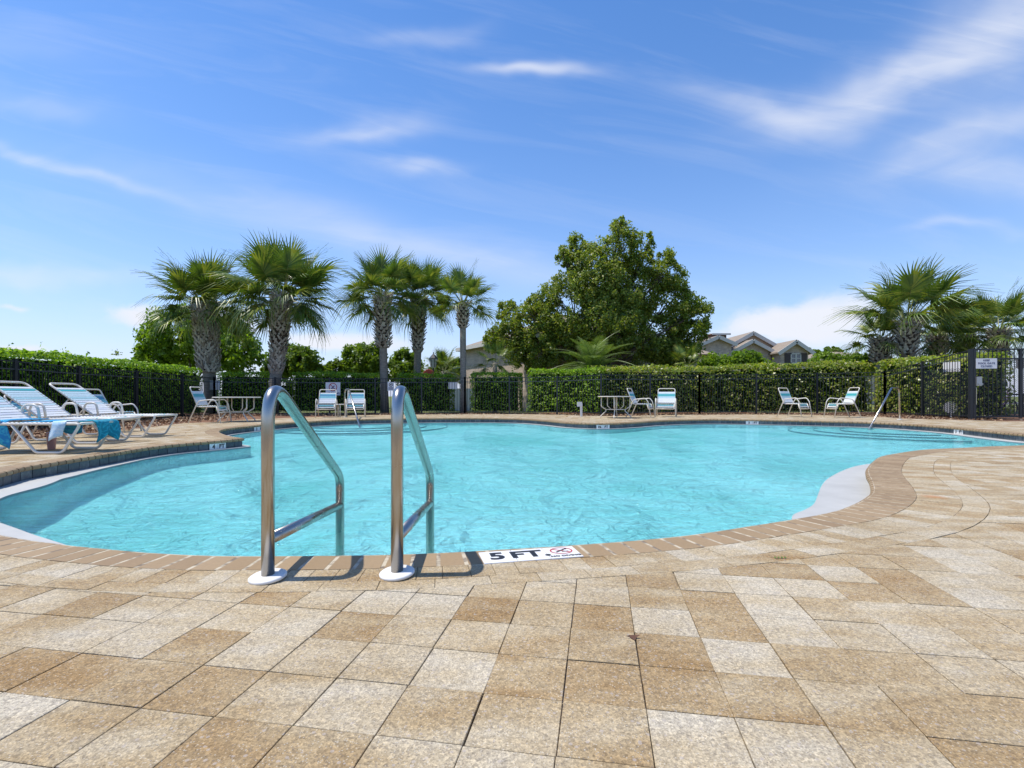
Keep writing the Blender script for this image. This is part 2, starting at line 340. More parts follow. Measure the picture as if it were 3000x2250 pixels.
def mulch_fn(t, b): L(t, ramp(t, noise(t, 24, 6, .75), [(.3, (.05, .025, .014)), (.5, (.20, .10, .055)), (.7, (.36, .21, .12))]), b.inputs['Base Color']); bump(t, b, noise(t, 30, 5), 1, .03)
M['mulch'] = mat('pine_bark_ground', rough=.95, fn=mulch_fn)
M['chip'] = mat('bark_chips', rough=.9, fn=lambda t, b: L(t, ramp(t, island(t), [(0, (.07, .035, .02)), (.35, (.19, .10, .055)), (.7, (.36, .23, .13)), (1, (.5, .39, .27))]), b.inputs['Base Color']))
M['lawn'] = mat('lawn_grass', rough=.95, fn=lambda t, b: (L(t, ramp(t, noise(t, 1.5, 6, .7), [(.3, (.10, .13, .03)), (.6, (.17, .20, .05)), (.75, (.24, .22, .08))]), b.inputs['Base Color']), bump(t, b, noise(t, 40, 4), 1, .05)))
def brick_fn(t, b):
    br = N(t, 'ShaderNodeTexBrick'); br.inputs['Scale'].default_value = 1; br.inputs['Brick Width'].default_value = .24; br.inputs['Row Height'].default_value = .08; br.inputs['Mortar Size'].default_value = .008; br.inputs['Bias'].default_value = -.3
    br.inputs['Color1'].default_value = (.52, .42, .33, 1); br.inputs['Color2'].default_value = (.36, .28, .22, 1); br.inputs['Mortar'].default_value = (.42, .38, .33, 1)
    tcn = N(t, 'ShaderNodeTexCoord'); sp = N(t, 'ShaderNodeSeparateXYZ'); L(t, tcn.outputs['Object'], sp.inputs[0]); cb = N(t, 'ShaderNodeCombineXYZ')
    L(t, mth(t, 'ADD', sp.outputs[0], sp.outputs[1]), cb.inputs[0]); L(t, sp.outputs[2], cb.inputs[1]); L(t, cb.outputs[0], br.inputs['Vector'])
    c = mixc(t, 1.0, br.outputs['Color'], ramp(t, noise(t, 2.2, 5, .7, tcn.outputs['Object']), [(.3, (.8, .78, .76)), (.7, (1.2, 1.18, 1.15))]), 'MULTIPLY')
    L(t, c, b.inputs['Base Color'])
M['brick'] = mat('tan_brick', rough=.9, fn=brick_fn)
M['roof'] = mat('grey_brown_shingle', rough=.95, fn=lambda t, b: L(t, ramp(t, noise(t, 5, 6, .8), [(.3, (.22, .175, .13)), (.7, (.33, .275, .215))]), b.inputs['Base Color']))
M['fascia'] = mat('cream_fascia', (.55, .52, .46), .6)
M['glass'] = mat('window_glass', (.05, .07, .09), .08, 0, 1.0)
M['shutter'] = mat('dark_shutter', (.05, .035, .03), .6)
M['redbrick'] = mat('dark_red_siding', (.12, .055, .04), .8)
# ------------------------------------------------------------------ pool outline (x right, y away), counter-clockwise, z = 0
# each: u, v, coping width, first border width, second border width, ledge width
NEAR = [(0,1568.5,.18,.15,.09,.30),(159,1592.7,.18,.15,.09,.17),(345,1612,.18,.15,.09,.10),(507,1623.5,.18,.15,.09,.10),(700,1629,.18,.145,.09,.18),
 (1072,1626.4,.18,.145,.09,.18),(1266,1620.5,.18,.145,.09,.18),(1409,1613,.18,.145,.09,.18),(1723,1594,.18,.15,.10,.2),(2000,1570,.19,.16,.11,.22),
 (2200,1541,.20,.19,.12,.16),(2370,1513.5,.215,.21,.128,.10),(2453,1497,.23,.22,.128,.26),(2507,1477,.24,.235,.128,.38),(2540,1459,.245,.24,.128,.38),(2560,1440,.245,.24,.128,.38),
 (2556,1410,.245,.24,.128,.38),(2545,1388.7,.25,.24,.128,.36),(2546,1370,.25,.24,.128,.34),(2565,1349,.25,.24,.128,.3),(2587,1336,.25,.24,.128,.25),(2634,1327,.25,.24,.128,.2),(2681,1320,.25,.24,.128,.15),(2724,1316,.25,.22,.128,.15),
 (2815,1312,.25,.2,.12,.15),(2887,1308,.25,.2,.12,.18),(3000,1303.7,.25,.2,.12,.22)]
FAR = [(3000,1271.8),(2910,1263.4),(2789,1251.4),(2669,1242.9),(2561,1237.5),(2452,1234.2),(2290,1230.7),(2100,1228),(2006,1229),(1925,1231.9),(1844,1237.3),(1762,1240),(1668,1237.3),
 (1592,1230.7),(1511,1226),(1375,1224.5),(1213,1225.3),(1058,1228),(984,1230.5),(902,1234.6),(802,1241.4),(712,1249.5),(658,1256),(641,1261.7),(642,1267),(669,1276.6)]
LEFT = [(712,1283.4),(630,1291),(530,1299),(464,1305.8),(398,1314.8),(331,1325.7),(265,1336),(199,1346.3),(139,1356),(69.6,1367),(0,1383.8)]
ctl = []
for u, v, a, b, c, d in NEAR: ctl.append((*G(u, v), a, b, c, d))
ctl.append((8.75, 8.0, .25, .2, .12, .28)); ctl.append((9.38, 8.65, .25, .2, .12, .25))
for i, (u, v) in enumerate(FAR): ctl.append((*G(u, v), .22, .2, .12, .25 if u > 2900 else (.18 if i < 4 else .12)))
ncorner = len(ctl)
for u, v in LEFT: ctl.append((*G(u, v), .2, .16, .1, {712: .12, 630: .09, 530: .09, 464: .10, 398: .11, 331: .135, 265: .17, 199: .215, 139: .265, 69.6: .305, 0: .33}[u]))
ctl.append((-4.52, 4.05, .19, .15, .09, .36)); ctl.append((-3.95, 3.35, .18, .15, .09, .36)); ctl.append((-3.2, 2.86, .18, .15, .09, .36))
ctl = np.array(ctl[ncorner:]+ctl[:ncorner]+[ctl[ncorner]])       # starts and ends at the sharp deck corner
def catmull(P, step):
    P = np.vstack([2*P[0]-P[1], P, 2*P[-1]-P[-2]]); out = []
    for i in range(1, len(P)-2):
        p0, p1, p2, p3 = P[i-1:i+3]; n = max(2, int(np.linalg.norm((p2-p1)[:2])/step))
        for k in range(n):
            t = k/n
            out.append(.5*((2*p1)+(-p0+p2)*t+(2*p0-5*p1+4*p2-p3)*t*t+(-p0+3*p1-3*p2+p3)*t**3))
    out.append(P[-2]); return np.array(out)
fine = catmull(ctl, .01)
arc = np.concatenate([[0], np.cumsum(np.linalg.norm(np.diff(fine[:, :2], axis=0), axis=1))]); PER = arc[-1]
def at_s(s):
    s = np.asarray(s, float) % PER
    return np.stack([np.interp(s, arc, fine[:, k]) for k in range(6)], -1)
def tang(s, e=.03):
    a, b = at_s(s-e)[..., :2], at_s(s+e)[..., :2]; d = b-a; return d/np.linalg.norm(d, axis=-1, keepdims=True)
POLY = at_s(np.arange(0, PER, .05))[:, :2]
def dist_poly(p, Q=None):
    Q = POLY if Q is None else Q
    A = Q; B = np.roll(Q, -1, 0); d = B-A; p = np.atleast_2d(p); out = np.empty(len(p)); idx = np.empty(len(p), int)
    for i in range(0, len(p), 400):
        q = p[i:i+400, None]; t = np.clip(((q-A)*d).sum(-1)/np.maximum((d*d).sum(-1), 1e-12), 0, 1)
        r = np.linalg.norm(q-(A+d*t[..., None]), axis=-1); out[i:i+400] = r.min(1); idx[i:i+400] = r.argmin(1)
    return out, idx
def inside(p, Q):
    p = np.atleast_2d(p); A = Q; B = np.roll(Q, -1, 0); x, y = p[:, 0:1], p[:, 1:2]
    c = ((A[:, 1] > y) != (B[:, 1] > y)) & (x < (B[:, 0]-A[:, 0])*(y-A[:, 1])/(B[:, 1]-A[:, 1]+1e-15)+A[:, 0])
    return c.sum(1) % 2 == 1
def offset(s, w):                        # w per sample, + outwards; loops cut away
    b = at_s(s)[:, :2]; t = tang(s); n = np.stack([t[:, 1], -t[:, 0]], -1); q = b+n*w[:, None]
    d, _ = dist_poly(q); bad = d < np.abs(w)-.012-.02*np.abs(w); m = len(q)
    if bad.any() and not bad.all():
        good = np.where(~bad)[0]
        for i in np.where(bad)[0]:
            k = np.searchsorted(good, i); a = good[k-1]; c = good[k % len(good)]
            da = (i-a) % m; dc = (c-i) % m; f = da/(da+dc); q[i] = q[a]*(1-f)+q[c]*f
    return q
def strip_obj(name, s, qa, za, qb, zb, m, parent=None, smooth=True):
    n = len(qa); vs = [(x, y, za) for x, y in qa]+[(x, y, zb) for x, y in qb]
    fs = [(i, (i+1) % n, n+(i+1) % n, n+i) for i in range(n)]
    mb = MB().add(vs, fs); return mb.build(name, m, parent, smooth)

WATER = -.15
# ---- ground sheets
def sheet(name, outer, hole, z, m, kind='structure', parent=None, label=None):
    loops = [[Vector((x, y, 0)) for x, y in outer]]+([[Vector((x, y, 0)) for x, y in hole]] if hole is not None else [])
    tri = tessellate_polygon(loops); vs = [(p.x, p.y, z) for l in loops for p in l]
    fs = []
    for a, b, c in tri:
        A, B, Cc = (Vector(vs[k]) for k in (a, b, c)); fs.append((a, b, c) if (B-A).cross(Cc-A).z > 0 else (c, b, a))
    o = MB().add(vs, fs).build(name, m, parent)
    if kind: o['kind'] = kind
    return o
ss = np.arange(0, PER, .08)
P6 = at_s(ss)
hole = offset(ss, np.full(len(ss), .1))
DECK = [G(604,1238),G(720,1229.5),G(850,1224),G(950,1221),G(1050,1216.5),G(1212,1214.5),G(1500,1213),G(1650,1215),G(1708,1218),G(1800,1219),G(1900,1217),G(1980,1215.5),G(2197,1214),G(2371,1215),G(2588,1222),G(2645,1226),G(2789,1229.6),(13.6,14.1),(15.8,13.9),(19,13.9)]
DECK = [(19,-3),(19,13.9)]+DECK[::-1][1:]+[(-8.45,13.2),(-8.25,12.2),(-8.0,10.5),(-7.85,8.6),(-7.5,7.3),(-7.6,6),(-8,4.5),(-9,3),(-10,-3)]
DECKP = np.array(DECK)
big = [(-600,-300),(600,-300),(600,900),(-600,900)]
tag(sheet('lawn', big, hole, -.06, M['lawn']))
bed = [(-14,-4),(20,-4),(20,22.5),(-14,22.5)]
tag(sheet('mulch_bed', bed, hole, -.03, M['mulch']))
deck = sheet('pool_deck', DECK, hole, -.008, M['joint'])
# ---- pool shell
shell = bpy.data.objects.new('pool_shell', None); COL.objects.link(shell); shell['kind'] = 'structure'
led = offset(ss, -P6[:, 5]); back = offset(ss, np.full(len(ss), .03))
strip_obj('ledge', ss, led, WATER+.012, back, WATER+.012, M['plaster'], shell)
strip_obj('ledge_lip', ss, led, WATER+.012, led, WATER-.012, M['lip'], shell)
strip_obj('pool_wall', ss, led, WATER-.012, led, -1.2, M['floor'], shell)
strip_obj('tile_backing', ss, offset(ss, np.full(len(ss), .024)), -.02, offset(ss, np.full(len(ss), .024)), WATER, M['tile_grout'], shell)
def depth(y): return np.interp(y, [2, 4, 7, 10, 15, 18], [.62, .50, .33, .285, .25, .24])
gx, gy = np.arange(-7.5, 11.6, .4), np.arange(1.8, 18.2, .4)
vs = [(x, y, -float(depth(y))-.02*math.sin(x*1.3)) for y in gy for x in gx]; nx = len(gx)
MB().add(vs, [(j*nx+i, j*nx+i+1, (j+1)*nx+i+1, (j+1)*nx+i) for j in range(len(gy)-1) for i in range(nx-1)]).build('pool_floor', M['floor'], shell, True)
# waterline tiles, one by one
tl = .155; nt = int(PER/tl)
for k in range(nt):
    s0 = k*PER/nt; a, b = at_s(s0+.004)[:2], at_s(s0+PER/nt-.004)[:2]
    a, b = Vector((*a, 0)), Vector((*b, 0)); d = (b-a).normalized(); n = Vector((d.y, -d.x, 0)); a += n*.012; b += n*.012
    z0, z1 = WATER-.004, -.040
    vs = [a+Vector((0, 0, z0)), b+Vector((0, 0, z0)), b+Vector((0, 0, z1)), a+Vector((0, 0, z1))]; vs += [v+n*.014 for v in vs]
    MB().add(vs, [(3,2,1,0),(4,5,6,7),(0,1,5,4),(1,2,6,5),(2,3,7,6),(3,0,4,7)], random.random()).build('waterline_tile', M['tile'], shell)
# ---- steps in the far corners: curved treads with dark nosing
def steps(cu, cv, r0, label):
    c = Vector((*G(cu, cv), 0)); inw = (Vector((1.5, 9.5, 0))-c).normalized(); a0 = math.atan2(inw.y, inw.x)
    for k in range(3):
        r = r0*(1-.24*k); z = -.192-.0+(-.018*(2-k)); pts = [(c.x+r*math.cos(a0+t), c.y+r*math.sin(a0+t)) for t in np.linspace(-1.75, 1.75, 30)]
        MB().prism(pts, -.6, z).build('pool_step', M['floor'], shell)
        MB().tube([(x, y, z) for x, y in pts], .012, 6).build('step_nosing', M['dark_tile'], shell)
steps(1052, 1229, 2.6, ''); steps(2640, 1241.5, 2.5, '')
# ---- water
wat = sheet('water', [tuple(p) for p in back], None, WATER, M['water'])
# ---- coping bricks and border pavers
cop = bpy.data.objects.new('pool_coping', None); COL.objects.link(cop); cop['kind'] = 'structure'
def ring(w0f, w1f, pitch, gap, nmax, nameI, nameR, parent, m, prof, jit=0.0, phase=0.0, tf=None, rgap=.002):
    n = int(PER/pitch); s = (np.arange(n)+phase)*PER/n
    wa, wb = w0f(at_s(s)), w1f(at_s(s)); qa, qb = offset(s, wa), offset(s, wb)
    items = []
    for i in range(n):
        j = (i+1) % n; a0, a1, b1, b0 = (Vector(p) for p in (qa[i], qa[j], qb[j], qb[i]))
        c = (a0+a1+b0+b1)/4
        def sh(p, w, r):
            e = w-p; f = r-p; return p+(e*min(.3, gap*.5/e.length) if e.length > 1e-5 else e)+(f*min(.3, rgap*.5/f.length) if f.length > 1e-5 else f)
        items.append((c.length, [sh(a0, a1, b0), sh(a1, a0, b1), sh(b1, b0, a1), sh(b0, b1, a0)], c))
    vis = lambda c: c.y > .5 and abs(c.x) < c.y*1.12+.3
    items.sort(key=lambda t: (not vis(t[2]), t[0]))
    rest = MB()
    for k, (dd, q, c) in enumerate(items):
        if k > nmax*1.0 and dd > 26: continue
        tn = (tf(c) if tf else None); tn = random.random() if tn is None else tn
        mb = MB() if k < nmax else rest
        prof(mb, q, tn, random.uniform(-jit, jit))
        if k < nmax: mb.build(nameI, m, parent)
    o = rest.build(nameR, m, parent); o['kind'] = 'stuff'
def prof_cop(mb, q, tn, dz):
    a0, a1, b1, b0 = q                    # a = water side, b = deck side
    pr = [(-.012, -.046), (-.022, -.036), (-.024, -.02), (-.016, -.006), (.006, 0), (1, 0), (1, -.03)]
    def pt(a, b, t, z):
        d = (b-a); l = d.length or 1e-6
        p = a+d*(t/l if t < 1 else 1) if t != 1 else b
        return (p.x, p.y, z+dz)
    vs = [pt(a0, b0, t, z) for t, z in pr]+[pt(a1, b1, t, z) for t, z in pr]; n = len(pr)
    fs = [(i, n+i, n+i+1, i+1) for i in range(n-1)]+[tuple(range(n)), tuple(range(2*n-1, n-1, -1)), (0, n-1, 2*n-1, n)]
    mb.add(vs, fs, tn)
def prof_pav(mb, q, tn, dz):
    mb.prism([(p.x, p.y) for p in (q[0], q[3], q[2], q[1])][::-1], -.03, dz, tn, .0013)
ring(lambda p: p[:, 2]*0, lambda p: p[:, 2], .108, .017, 290, 'coping_brick', 'far_coping_bricks', cop, M['coping'], prof_cop, .0006)
gr0, gr1 = offset(ss, np.full(len(ss), .0)), offset(ss, P6[:, 2])
strip_obj('coping_grout', ss, gr0, -.0008, gr1, -.0008, M['grout'], cop); strip_obj('coping_grout', ss, gr0, -.004, offset(ss, np.full(len(ss), .05)), -.045, M['grout'], cop)
tone = lambda c: min(1, max(0, random.gauss(.42, .2)))
ring(lambda p: p[:, 2]+.002, lambda p: p[:, 2]+p[:, 3], .097, .0022, 200, 'border_paver', 'far_border_pavers', deck, M['paver'], prof_pav, .0012, tf=tone)
ring(lambda p: p[:, 2]+p[:, 3], lambda p: p[:, 2]+p[:, 3]+p[:, 4], .19, .0022, 90, 'border_paver', 'far_border_pavers', deck, M['paver'], prof_pav, .0012, .37, tf=tone)
# ---- field pavers
TH = R(9.6); dA = Vector((math.sin(TH), math.cos(TH))); dB = Vector((math.cos(TH), -math.sin(TH))); O = Vector((.179, 1.546)); PT = .1865
TONES = {(0,2):.2,(0,1):.85,(0,0):.55,(0,-1):.85,(0,-2):.55,(-1,2):.3,(-1,1):.55,(-1,0):.5,(-1,-1):.72,(-1,-2):.45,(-1,-3):.3,(-2,1):.95,(-2,0):.42,(-2,-1):.1,(-2,-2):.55,(-2,-3):.35,
 (-3,1):.02,(-3,0):.4,(-3,-1):.28,(-3,-2):.25,(-4,1):.02,(-4,0):.75,(-4,-1):.35,(-4,-2):.5,(-5,0):.1,(-5,-1):.3,(-6,-1):.85,(-5,-2):.8,(-6,-2):.7,(-6,0):.3,(-7,-1):.25,(-5,1):.35,(-7,-2):.85,(-8,-2):.9,(-8,-1):.3,(-7,0):.35,(-8,0):.3,(-9,0):.75,
 (1,2):.6,(1,1):.2,(1,0):.85,(1,-1):.88,(1,-2):.08,(2,2):.85,(2,1):.8,(2,0):.08,(2,-1):.8,(2,-2):.1,(3,2):.1,(3,1):.12,(3,0):.5,(3,-1):.45,(3,-2):.35,(4,2):.5,(4,1):.35,(4,0):.55,(4,-1):.6,(4,-2):.85,(3,3):.05,(4,3):.1,(5,2):.35,(5,1):.25,(5,0):.4,(5,-1):.6,(6,1):.5,(6,2):.35,(5,3):.6,(4,4):.85,(3,4):.85,(5,4):.05}
def clip(poly, p, n):                     # keep the side where (x-p).n >= 0
    out = []
    for i in range(len(poly)):
        a, b = poly[i], poly[(i+1) % len(poly)]; da, db = (a-p).dot(n), (b-p).dot(n)
        if da >= 0: out.append(a)
        if (da >= 0) != (db >= 0): out.append(a+(b-a)*(da/(da-db)))
    return out
sr = np.arange(0, PER, .06); p6 = at_s(sr); ringo = offset(sr, p6[:, 2]+p6[:, 3]+p6[:, 4]+.002)
cells = []
for i in range(-75, 100):
    for j in range(-14, 115):
        c = O+dB*((i+.5)*PT)+dA*((j-.5)*PT)
        if c.y < .45 or c.y > 21 or abs(c.x) > c.y*1.22+1.2: continue
        cells.append((i, j, c.x, c.y))
ca = np.array(cells); cc = ca[:, 2:4]
ins = inside(cc, ringo); dr, ir = dist_poly(cc, ringo); dd, idk = dist_poly(cc, DECKP); ind = inside(cc, DECKP)
order = sorted(range(len(cc)), key=lambda k: (not (cc[k][1] > .75 and abs(cc[k][0]) < cc[k][1]+.15), cc[k][0]**2*.3+cc[k][1]**2))
cnt = 0; rest = MB(); DC = DECKP.mean(0)
for k in order:
    if (ins[k] and dr[k] > .14) or (not ind[k] and dd[k] > .14): continue
    g = .0013 if cc[k][1] < 4 else .002
    h = PT/2-g*random.uniform(.6, 1.4); c = Vector(cc[k])
    r = random.uniform(-.006, .006); jx, jy = random.uniform(-.001, .001), random.uniform(-.001, .001)
    A, B = dA*h, dB*h; poly = [c-A-B, c-A+B, c+A+B, c+A-B]
    poly = [Vector((c.x+jx+(q.x-c.x)*math.cos(r)-(q.y-c.y)*math.sin(r), c.y+jy+(q.x-c.x)*math.sin(r)+(q.y-c.y)*math.cos(r))) for q in poly]
    cut = False
    if dr[k] < .15:
        m_ = len(ringo); q0, q1, q2, q3 = (Vector(ringo[(ir[k]+o_) % m_]) for o_ in (-3, -1, 2, 4)); convex = (q1-q0).cross(q3-q2) > 0
        for e in (-1, 0, 1):
            i = (ir[k]+e*2) % len(ringo); a, b = Vector(ringo[i]), Vector(ringo[(i+1) % len(ringo)]); d = (b-a).normalized(); n = Vector((d.y, -d.x))
            if e and (ins[k] or convex): continue
            poly = clip(poly, a-n*.001, n) if len(poly) > 2 else poly; cut = True
    if dd[k] < .15 and len(poly) > 2:
        a, b = Vector(DECKP[idk[k]]), Vector(DECKP[(idk[k]+1) % len(DECKP)]); d = (b-a).normalized(); n = Vector((-d.y, d.x)); poly = clip(poly, a, n); cut = True
    if len(poly) < 3: continue
    area = abs(sum(poly[q].x*poly[(q+1) % len(poly)].y-poly[(q+1) % len(poly)].x*poly[q].y for q in range(len(poly))))/2
    if area < .0001: continue
    ij = (int(ca[k][0]), int(ca[k][1])); tn = TONES.get(ij)
    if tn is None:
        tn = random.choice([random.gauss(.3, .1), random.gauss(.42, .12), random.gauss(.42, .12), random.uniform(0, .2), random.uniform(.6, .85)])
    mb = MB() if cnt < 299 else rest
    mb.prism([(p.x, p.y) for p in poly], -.03, random.uniform(-.0014, .0014), max(0, tn), .0013)
    if cnt < 299: mb.build('paver', M['paver'], deck)
    cnt += 1
o = rest.build('far_pavers', M['paver'], deck); o['kind'] = 'stuff'
# small litter on the deck
def litter(name, u, v, pts, m, label, cat, tilt=.4):
    x, y = G(u, v); mb = MB(); mb.add([(a, b, .004+c) for a, b, c in pts], [tuple(range(len(pts)))]); o = mb.build(name, m); o.location = (x, y, 0); return tag(o, label, cat)
M['dead_leaf'] = mat('dead_leaf', (.10, .045, .025), .8); M['sprig'] = mat('green_sprig', (.09, .17, .02), .6)
litter('dead_leaf', 1857, 1874, [(-.022,.0,.006),(-.01,.006,.0),(0,-.012,0),(.008,.004,.0),(.02,.004,.008),(.006,.014,.003),(-.008,.014,.003)], M['dead_leaf'], 'small curled brown leaf lying on the pavers in the foreground', 'leaf')
mb = MB()
for k in range(7):
    a = -.05+.016*k; mb.add([(a, 0, .006), (a+.014, .012*(-1)**k, .014), (a+.026, .004, .008), (a+.012, -.006*(-1)**k, .005)], [(0,1,2,3)])
o = mb.build('leafy_sprig', M['sprig']); o.scale = (.45, .6, .5); o.location = (*G(2283, 1636), 0); tag(o, 'tiny green sprig lying on the pale pavers right of the pool', 'sprig')

# ---- 5 FT tiles let into the coping
def text_me(s, size, m, ext=.0008, bold=.0, align='CENTER', sx=1.0):
    cu = bpy.data.curves.new('lettering', 'FONT'); cu.body = s; cu.size = size; cu.extrude = ext; cu.align_x = align; cu.align_y = 'CENTER'; cu.offset = bold; cu.space_character = sx; cu.resolution_u = 3
    o = bpy.data.objects.new('lettering', cu); COL.objects.link(o); bpy.context.view_layer.update()
    me = bpy.data.meshes.new_from_object(o.evaluated_get(bpy.context.evaluated_depsgraph_get())); bpy.data.objects.remove(o)
    me.name = 'lettering'; me.materials.clear(); me.materials.append(m); return me
def ring_me(r, w, m, z=0, n=28, h=.0008):
    mb = MB(); vs = []; 
    for k in range(n):
        t = 2*math.pi*k/n
        for q in (r, r-w): vs.append((q*math.cos(t), q*math.sin(t), z+h))
    mb.add(vs, [(2*k, (2*k+2) % (2*n), (2*k+3) % (2*n), 2*k+1) for k in range(n)]); return mb.mesh('prohibition_ring', m)
fx0, fy0 = G(1418, 1653.5); fx1, fy1 = G(1711, 1631.5)
ang = math.atan2(fy1-fy0, fx1-fx0); tw = math.hypot(fx1-fx0, fy1-fy0)/3
DM = [('5', '5 square white tile reading 5 set in the brick coping', 0), ('FT.', '', 1), ('', '', 2)]
for k, (tx, lab, i) in enumerate([('5', 'white depth tile with a bold black 5 set in the brick coping', 0), ('FT.', 'white tile reading FT. beside the numeral 5 on the brick coping', 1), ('', 'white tile with a red crossed out circle and NO DIVING below it', 2)]):
    cx, cy = fx0+math.cos(ang)*tw*(k+.5), fy0+math.sin(ang)*tw*(k+.5); nn = (-math.sin(ang), math.cos(ang)); hd = .152/2
    t = thing('depth_tile', lab, 'tile', (cx+nn[0]*hd, cy+nn[1]*hd, 0), ang)
    MB().prism([(-tw/2+.0015,-hd),(tw/2-.0015,-hd),(tw/2-.0015,hd),(-tw/2+.0015,hd)], -.004, .004, .5, .001).build('plate', M['marker'], t)
    if tx: obj('lettering', text_me(tx, .125 if tx == '5' else .118, M['black_ink'], .0005, .0045, sx=1.05), t, (-.002, .002, .0047), scale=(1.12, 1, 1))
    else:
        o = obj('prohibition_ring', ring_me(.045, .006, M['red_ink']), t, (0, .018, .0044)); o.scale = (1.15, 1, 1)
        mb = MB(); mb.beam((-.035, .045, .005), (.035, -.009, .005), .006, .001); mb.build('prohibition_bar', M['red_ink'], t)
        mb = MB(); mb.beam((-.028, .0, .0055), (.018, .035, .0055), .007, .001); mb.beam((.0, .005, .0055), (.03, .005, .0055), .005, .001); mb.lathe([(.006, 0), (.006, .001)], 10, (.026, .04, .005)); mb.build('diver_symbol', M['black_ink'], t)
        obj('lettering', text_me('NO DIVING', .024, M['black_ink'], .0005, .0009), t, (0, -.053, .0047), scale=(1.1, 1, 1))
# ---- depth markers on the waterline
def marker(u, v, txt, lab, w=.19):
    x, y = G(u, v); dd_, i = dist_poly([(x, y)]); s = i[0]*.05+.025; p = at_s(s); tg = tang(s, .1); n = Vector((tg[1], -tg[0], 0)); d = Vector((tg[0], tg[1], 0))
    rx = -d                                # reading direction seen from the water
    X, Z = rx, Vector((0, 0, 1)); Y = Z.cross(X)
    mt = Matrix.Translation(Vector((p[0], p[1], -.094))+n*.009) @ Matrix((( X.x, 0, -n.x, 0), (X.y, 0, -n.y, 0), (0, 1, 0, 0), (0, 0, 0, 1)))
    t = thing('depth_marker', lab, 'marker'); t.matrix_basis = mt
    MB().box(-w/2, -.003, -.052, .052, 0, .006).build('plate', M['marker'], t); MB().box(.003, w/2, -.052, .052, 0, .006).build('plate', M['marker'], t)
    a, b = txt.split(' ')
    obj('lettering', text_me(a, .088 if len(a) == 1 else .07, M['black_ink'], .0006, .004), t, (-w*.25, -.002, .007)); obj('lettering', text_me(b, .088, M['black_ink'], .0006, .004), t, (w*.25, -.002, .007))
marker(641, 1290, '4 FT', 'white 4 FT depth marker on the grey waterline tiles by the deck corner', .28)
marker(768, 1245, '3 FT', 'small white depth marker beyond the deck corner, just left of the ladder', .36)
marker(1768, 1240, '3½ FT', 'white 3½ FT depth marker below the round table', .34)
marker(2198, 1227, '3 FT', 'white 3 FT depth marker on the far wall left of the two facing chairs', .34)
marker(2810, 1253, '3 FT', 'white 3 FT depth marker on the tiles right of the far handrail', .3)
# ------------------------------------------------------------------ pool ladder
lad = thing('pool_ladder', 'stainless steel pool ladder rails standing on the foreground coping', 'ladder')
def rail(u0, v0, u1, y1, xs=0):
    x0, y0 = G(u0, v0); x1 = (u1-CX)*y1/F
    path = fillet([(x0, y0, .002), (x0, y0, .782), (x1, y1, .24), (x1, y1, -1.0)], [0, .115, .11, 0], 12)
    MB().tube(path, .024, 28).build('rail', M['steel'], lad, True)
    a, b = Vector((x0, y0, .150)), Vector((x1, y1, .075)); MB().tube([a, b], .0225, 20).build('crossbar', M['steel'], lad, True)
    pl = MB(); pl.lathe([(.064, 0), (.068, .003), (.068, .010), (.062, .014), (.03, .0155)], 36); o = pl.build('base_plate', M['esc'], lad, True, (x0, y0, .004)); o.rotation_euler = (R(4), R(-3), 0)
    return x0, y0, x1, y1
ra = rail(785, 1697, 996, 2.93); rb = rail(1163.5, 1686, 1260, 2.99)
for z in (-.30, -.42): MB().box(ra[2]+.02, rb[2]-.02, 2.90, 3.0, z, z+.025).build('tread', M['esc'], lad)
# ------------------------------------------------------------------ far handrails
def handrail(base, top1, top2, foot, ytop, lab):
    t = thing('handrail', lab, 'handrail')
    bx, by = G(*base); fx, fy = foot
    p0 = Vector((bx, by, 0)); f = Vector((fx, fy, -.4))
    def at(u, v, y): return Vector(((u-CX)*y/F, y, H-(v-HV)*y/F))
    a = at(*top1, by); b = at(*top2, ytop)
    for s in (0,):
        MB().tube(fillet([p0, a, b, f], [0, .18, .22, 0], 8), .024, 14).build('rail', M['steel'], t, True)
    MB().lathe([(.07, 0), (.07, .014), (.03, .018)], 20).build('base_plate', M['esc'], t, False, (bx, by, .002)); return t
fx, fy = G(1062, 1247, -.15)
handrail((1011, 1222.4), (1010, 1141), (1022, 1140), (fx+.2, fy-.7), 16.6, 'steel handrail sloping into the far steps in front of the right-hand reclining back chair')
fx, fy = G(2537, 1256, -.15)
handrail((2636, 1229.7), (2634, 1137), (2612, 1136.5), (fx-.12, fy-.1), 14.6, 'steel handrail sloping into the pool at the far right steps')
# ------------------------------------------------------------------ strap chairs
HW = .275
def strap_mesh(w, h, m):
    mb = MB(); mb.add([(0, -w, h/2), (0, w, h/2), (0, w, -h/2), (0, -w, -h/2), (.004, -w, h/2), (.004, w, h/2), (.004, w, -h/2), (.004, -w, -h/2)], [(0,1,2,3),(7,6,5,4),(0,4,5,1),(2,6,7,3)])
    mb.tube([(.002, w, -h*.3), (.002, w, h*.3)], .0155, 6); mb.tube([(.002, -w, -h*.3), (.002, -w, h*.3)], .0155, 6); return mb.mesh('strap', m)
SM = {k: strap_mesh(HW, .037, M[k]) for k in M if k.startswith('s_')}
CHAIR_A = ['s_white', 's_pale', 's_teal', 's_teal', 's_light', 's_pale', 's_white', 's_white', 's_white', 's_white']
SEAT_A = ['s_white', 's_white', 's_white', 's_white', 's_pale', 's_light', 's_light', 's_mid', 's_white']
